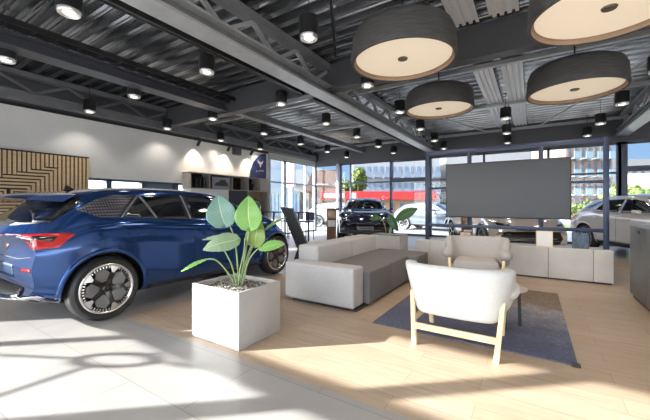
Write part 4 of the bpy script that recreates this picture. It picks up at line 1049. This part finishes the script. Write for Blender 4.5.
# ------------------------------------------------------------------ outdoors
asph = mat('asphalt', (.30, .30, .31), .85, noise=(.15, 2, U))
g = MB().box(-120, 120, -90, 160, -.42, -.13).build('ground', asph); struct(g)
grass_m = mat('grass_green', (.09, .13, .035), .95, noise=(.4, 4, U))
g = MB().box(-2, 26, 22, 25.6, -.129, -.05).build('grass_verge', grass_m); tag(g, 'strip of grass outside beyond the window wall', 'grass', kind='stuff')
def P_(px, d): k = (px-325)/325; return (-sC*d+k*cC*d, cC*d+k*sC*d)
def H(py, d): return 1.25-(py-204.5)/325*d
def facade(name, label, pxl, pxr, d, ztop, wallm, rows_, winm, depth=8, roof=None, d2=None, balc=None, cat='building'):
    """a building whose front spans between two picture columns at distance d"""
    a = Vector((*P_(pxl, d), 0)); c = Vector((*P_(pxr, d2 or d), 0)); L = (c-a).length; ang = math.atan2((c-a).y, (c-a).x)
    t = tag(empty(name, (a.x, a.y, -.13), ang), label, cat)
    MB().box(0, L, 0, depth, 0, ztop).build('wall', wallm, t)
    if roof: MB().prism([(-.5, ztop), (L+.5, ztop), (L*.86, ztop+roof[0]), (L*.12, ztop+roof[0])], -.4, depth, 'y').build('roof', roof[1], t)
    pw = None
    for (z0, z1, n_, fr_) in rows_:
        pit = L/n_
        m1 = MB().box(pit*(.5-fr_/2), pit*(.5+fr_/2), -.06, .02, z0, z1)
        o = m1.build('window', winm, t)
        for i in range(1, n_):
            q = o.copy(); C.objects.link(q); q.parent = t; q.location.x = pit*i
    if balc:
        for (z0, n_, fr_, bm_) in balc:
            pit = L/n_
            o = MB().box(pit*(.5-fr_/2), pit*(.5+fr_/2), -1.2, 0, z0, z0+.15).box(pit*(.5-fr_/2), pit*(.5+fr_/2), -1.2, -1.12, z0+.15, z0+1.05).build('balcony', bm_, t)
            for i in range(1, n_):
                q = o.copy(); C.objects.link(q); q.parent = t; q.location.x = pit*i
    return t
bw = mat('facade_window', (.06, .09, .13), .1, spec=.8)
lw = mat('facade_window_light', (.10, .16, .24), .15)
brick = mat('brown_brick', (.11, .055, .04), .85, noise=(.15, 3, U))
rooft = mat('brown_roof', (.10, .05, .035), .8, noise=(.12, 3, U))
pale = mat('pale_render', (.20, .205, .22), .8)
facade('brick_house', 'brown brick house with big brown roof outside the corner window', 309, 342, 40, 3.0, brick, [(1.0, 2.2, 5, .4)], lw, roof=(2.6, rooft))
facade('apartment_block', 'long pale grey apartment block with rows of balconies behind the tree', 353, 440, 60, 10.0, pale, [(1.2, 2.4, 14, .5), (4.2, 5.4, 14, .5), (7.2, 8.4, 14, .5)], lw, balc=[(3.3, 9, .7, mat('balcony_blue', (.11, .14, .20), .5)), (6.3, 9, .7, mat('balcony_blue'))])
facade('apartment_block', 'wide grey flat roofed block seen behind the big screen', 446, 562, 62, 11.5, pale, [(1.2, 2.4, 16, .5), (4.2, 5.4, 16, .5), (7.2, 8.4, 16, .5)], lw)
facade('apartment_block', 'sand coloured brick apartment block with blue glass balconies right of the screen', 566, 612, 48, 10.5, mat('sand_brick', (.19, .13, .10), .85, noise=(.1, 3, U)), [(.8, 2.3, 7, .4), (3.6, 5.0, 7, .4), (6.3, 7.8, 7, .4), (8.6, 10, 7, .4)], bw, balc=[(2.7, 4, .6, mat('balcony_glass', (.14, .20, .24), .3)), (5.4, 4, .6, mat('balcony_glass')), (8.0, 4, .6, mat('balcony_glass'))])
facade('apartment_block', 'grey apartment block with balconies at the far right window', 612, 690, 58, 9.5, mat('grey_render', (.17, .175, .18), .8), [(.8, 2.3, 9, .4), (3.6, 5.0, 9, .4), (6.3, 7.8, 9, .4)], bw, balc=[(2.7, 5, .6, mat('balcony_glass')), (5.4, 5, .6, mat('balcony_glass'))])
facade('supermarket', 'low shop hall with red fascia band outside', 317, 437, 33, 1.9, mat('tan_wall', (.20, .13, .08), .8, noise=(.15, 2, U)), [(.5, 1.5, 12, .4)], bw, depth=2.5)
# red fascia with white marks
a = Vector((*P_(321, 32.7), 0)); c = Vector((*P_(436, 32.7), 0)); ang = math.atan2((c-a).y, (c-a).x); L = (c-a).length
t = tag(empty('fascia_sign', (a.x, a.y, 1.775), ang), 'long red fascia sign with white lettering on the low shop hall', 'sign')
MB().box(0, L, -.15, .4, 0, .80).build('board', mat('sign_red', (.42, .015, .015), .5), t)
b = MB(); x_ = .3
for w_ in (.28, .12, .25, .25, .12, .25, .22):
    b.box(x_, x_+w_, -.17, -.15, .18, .58); x_ += w_+.09
b.box(2.9, 3.5, -.17, -.15, .12, .64)
b.build('white_lettering', white, t)
facade('grey_gable_house', 'pale grey gabled house seen through the left wall glazing', 290, 309, 60, 5.0, mat('grey_cladding', (.19, .19, .18), .8), [(1, 2.4, 3, .4)], bw, roof=(2.8, mat('slate', (.2, .21, .22), .8)))
facade('white_hall', 'pale hall with tall glass front beyond the left wall glazing', 268, 300, 30, 2.6, mat('hall_glass', (.11, .14, .14), .4), [(.3, 2.3, 9, .7)], lw)
t = tag(empty('sign_totem', (*P_(291, 28), -.13)), 'tall red and white sign totem beyond the left wall glazing', 'sign')
MB().box(-.2, .2, -.1, .1, 0, 2.9).build('post', mat('totem_blue', (.12, .25, .5), .5), t)
MB().box(-.42, .42, -.15, .15, 2.9, 5.2).build('sign_box', mat('sign_white', (.5, .5, .5), .5), t)
MB().lathe([(.18, -.02), (.36, -.02), (.36, .02), (.18, .02)], 24, Matrix.Translation((0, -.17, 4.4)) @ Matrix.Rotation(R(90), 4, 'X')).build('red_ring', mat('sign_red'), t)
MB().box(-.36, .36, -.18, -.15, 3.1, 3.6).build('red_band', mat('sign_red'), t)
b = MB(); b.box(0, 16, 0, .5, 0, 4.2)
a = P_(622, 30); t = b.build('garden_wall', mat('white_render', (.32, .31, .28), .8)); t.location = (a[0], a[1], -.13); t.rotation_euler = (0, 0, R(10)); tag(t, 'pale rendered wall outside the far right window', 'wall')

def tree(label, x, y, h, r, m_, n_=1400, trunk=.35, s0=.22, name='tree', zc=None):
    t = tag(empty(name, (x, y, -.13)), label, 'tree')
    MB().tube([(0, 0, 0), (.05, 0, h*.5), (0, .1, h*.8)], .1, rs=[.16*h/5, .12*h/5, .05]).build('trunk', mat('bark', (.12, .09, .07), .9), t)
    b = MB(); blobs = [(Vector((random.gauss(0, r*.45), random.gauss(0, r*.45), h*(.45+.5*random.random()))), r*random.uniform(.3, .55)) for _ in range(12)]
    for i in range(n_):
        c_, rr = random.choice(blobs); d = Vector((random.gauss(0, 1), random.gauss(0, 1), random.gauss(0, 1))).normalized()
        p = c_+d*rr*random.uniform(.6, 1); s_ = s0*random.uniform(.6, 1.3)
        u = Vector((random.gauss(0, 1), random.gauss(0, 1), random.gauss(0, 1))).normalized(); v = u.cross(d).normalized() if abs(u.dot(d)) < .99 else Vector((1, 0, 0)); w = u
        b.add([p+u*s_, p+v*s_*.6, p-u*s_, p-v*s_*.6], [(0, 1, 2, 3)], random.choice([0, 0, 1]))
    b.build('foliage', [m_, mat('leaf_light', (.16, .22, .05), .7)], t)
    return t
g1 = mat('tree_green', (.07, .11, .02), .8)
tree('broad yellow green tree in front of the pale apartment block', *P_(357, 38.8), 5.3, 1.7, g1, 2600)
tree('small green tree outside between screen frame and dark column', *P_(617, 24), 2.9, .8, g1, 1200, s0=.14)
tree('slender bright green tree outside the far right window, nearer the column', *P_(640, 20), 2.7, .5, mat('bright_leaf', (.12, .20, .03), .8), 1200, s0=.12)
tree('slender bright green tree outside at the frame right edge', *P_(654, 21), 2.9, .5, mat('bright_leaf'), 1200, s0=.12)
tree('round bush outside beyond the pale silver car', *P_(575, 22), 1.2, 1.2, g1, 1500, s0=.12)
# parked cars outside
car('parked_car', 'silver blue car parked outside right of the navy crossover', SUV, paintm('silver_blue_paint', (.13, .16, .21), .5), (*P_(412, 18.5), -.13), HD+R(52), style='spoke')
car('parked_car', 'white silver car parked outside, left of the navy crossover', SUV, paintm('white_silver_paint', (.22, .22, .23), .3), (*P_(322, 21), -.13), HD+R(80), style='spoke')
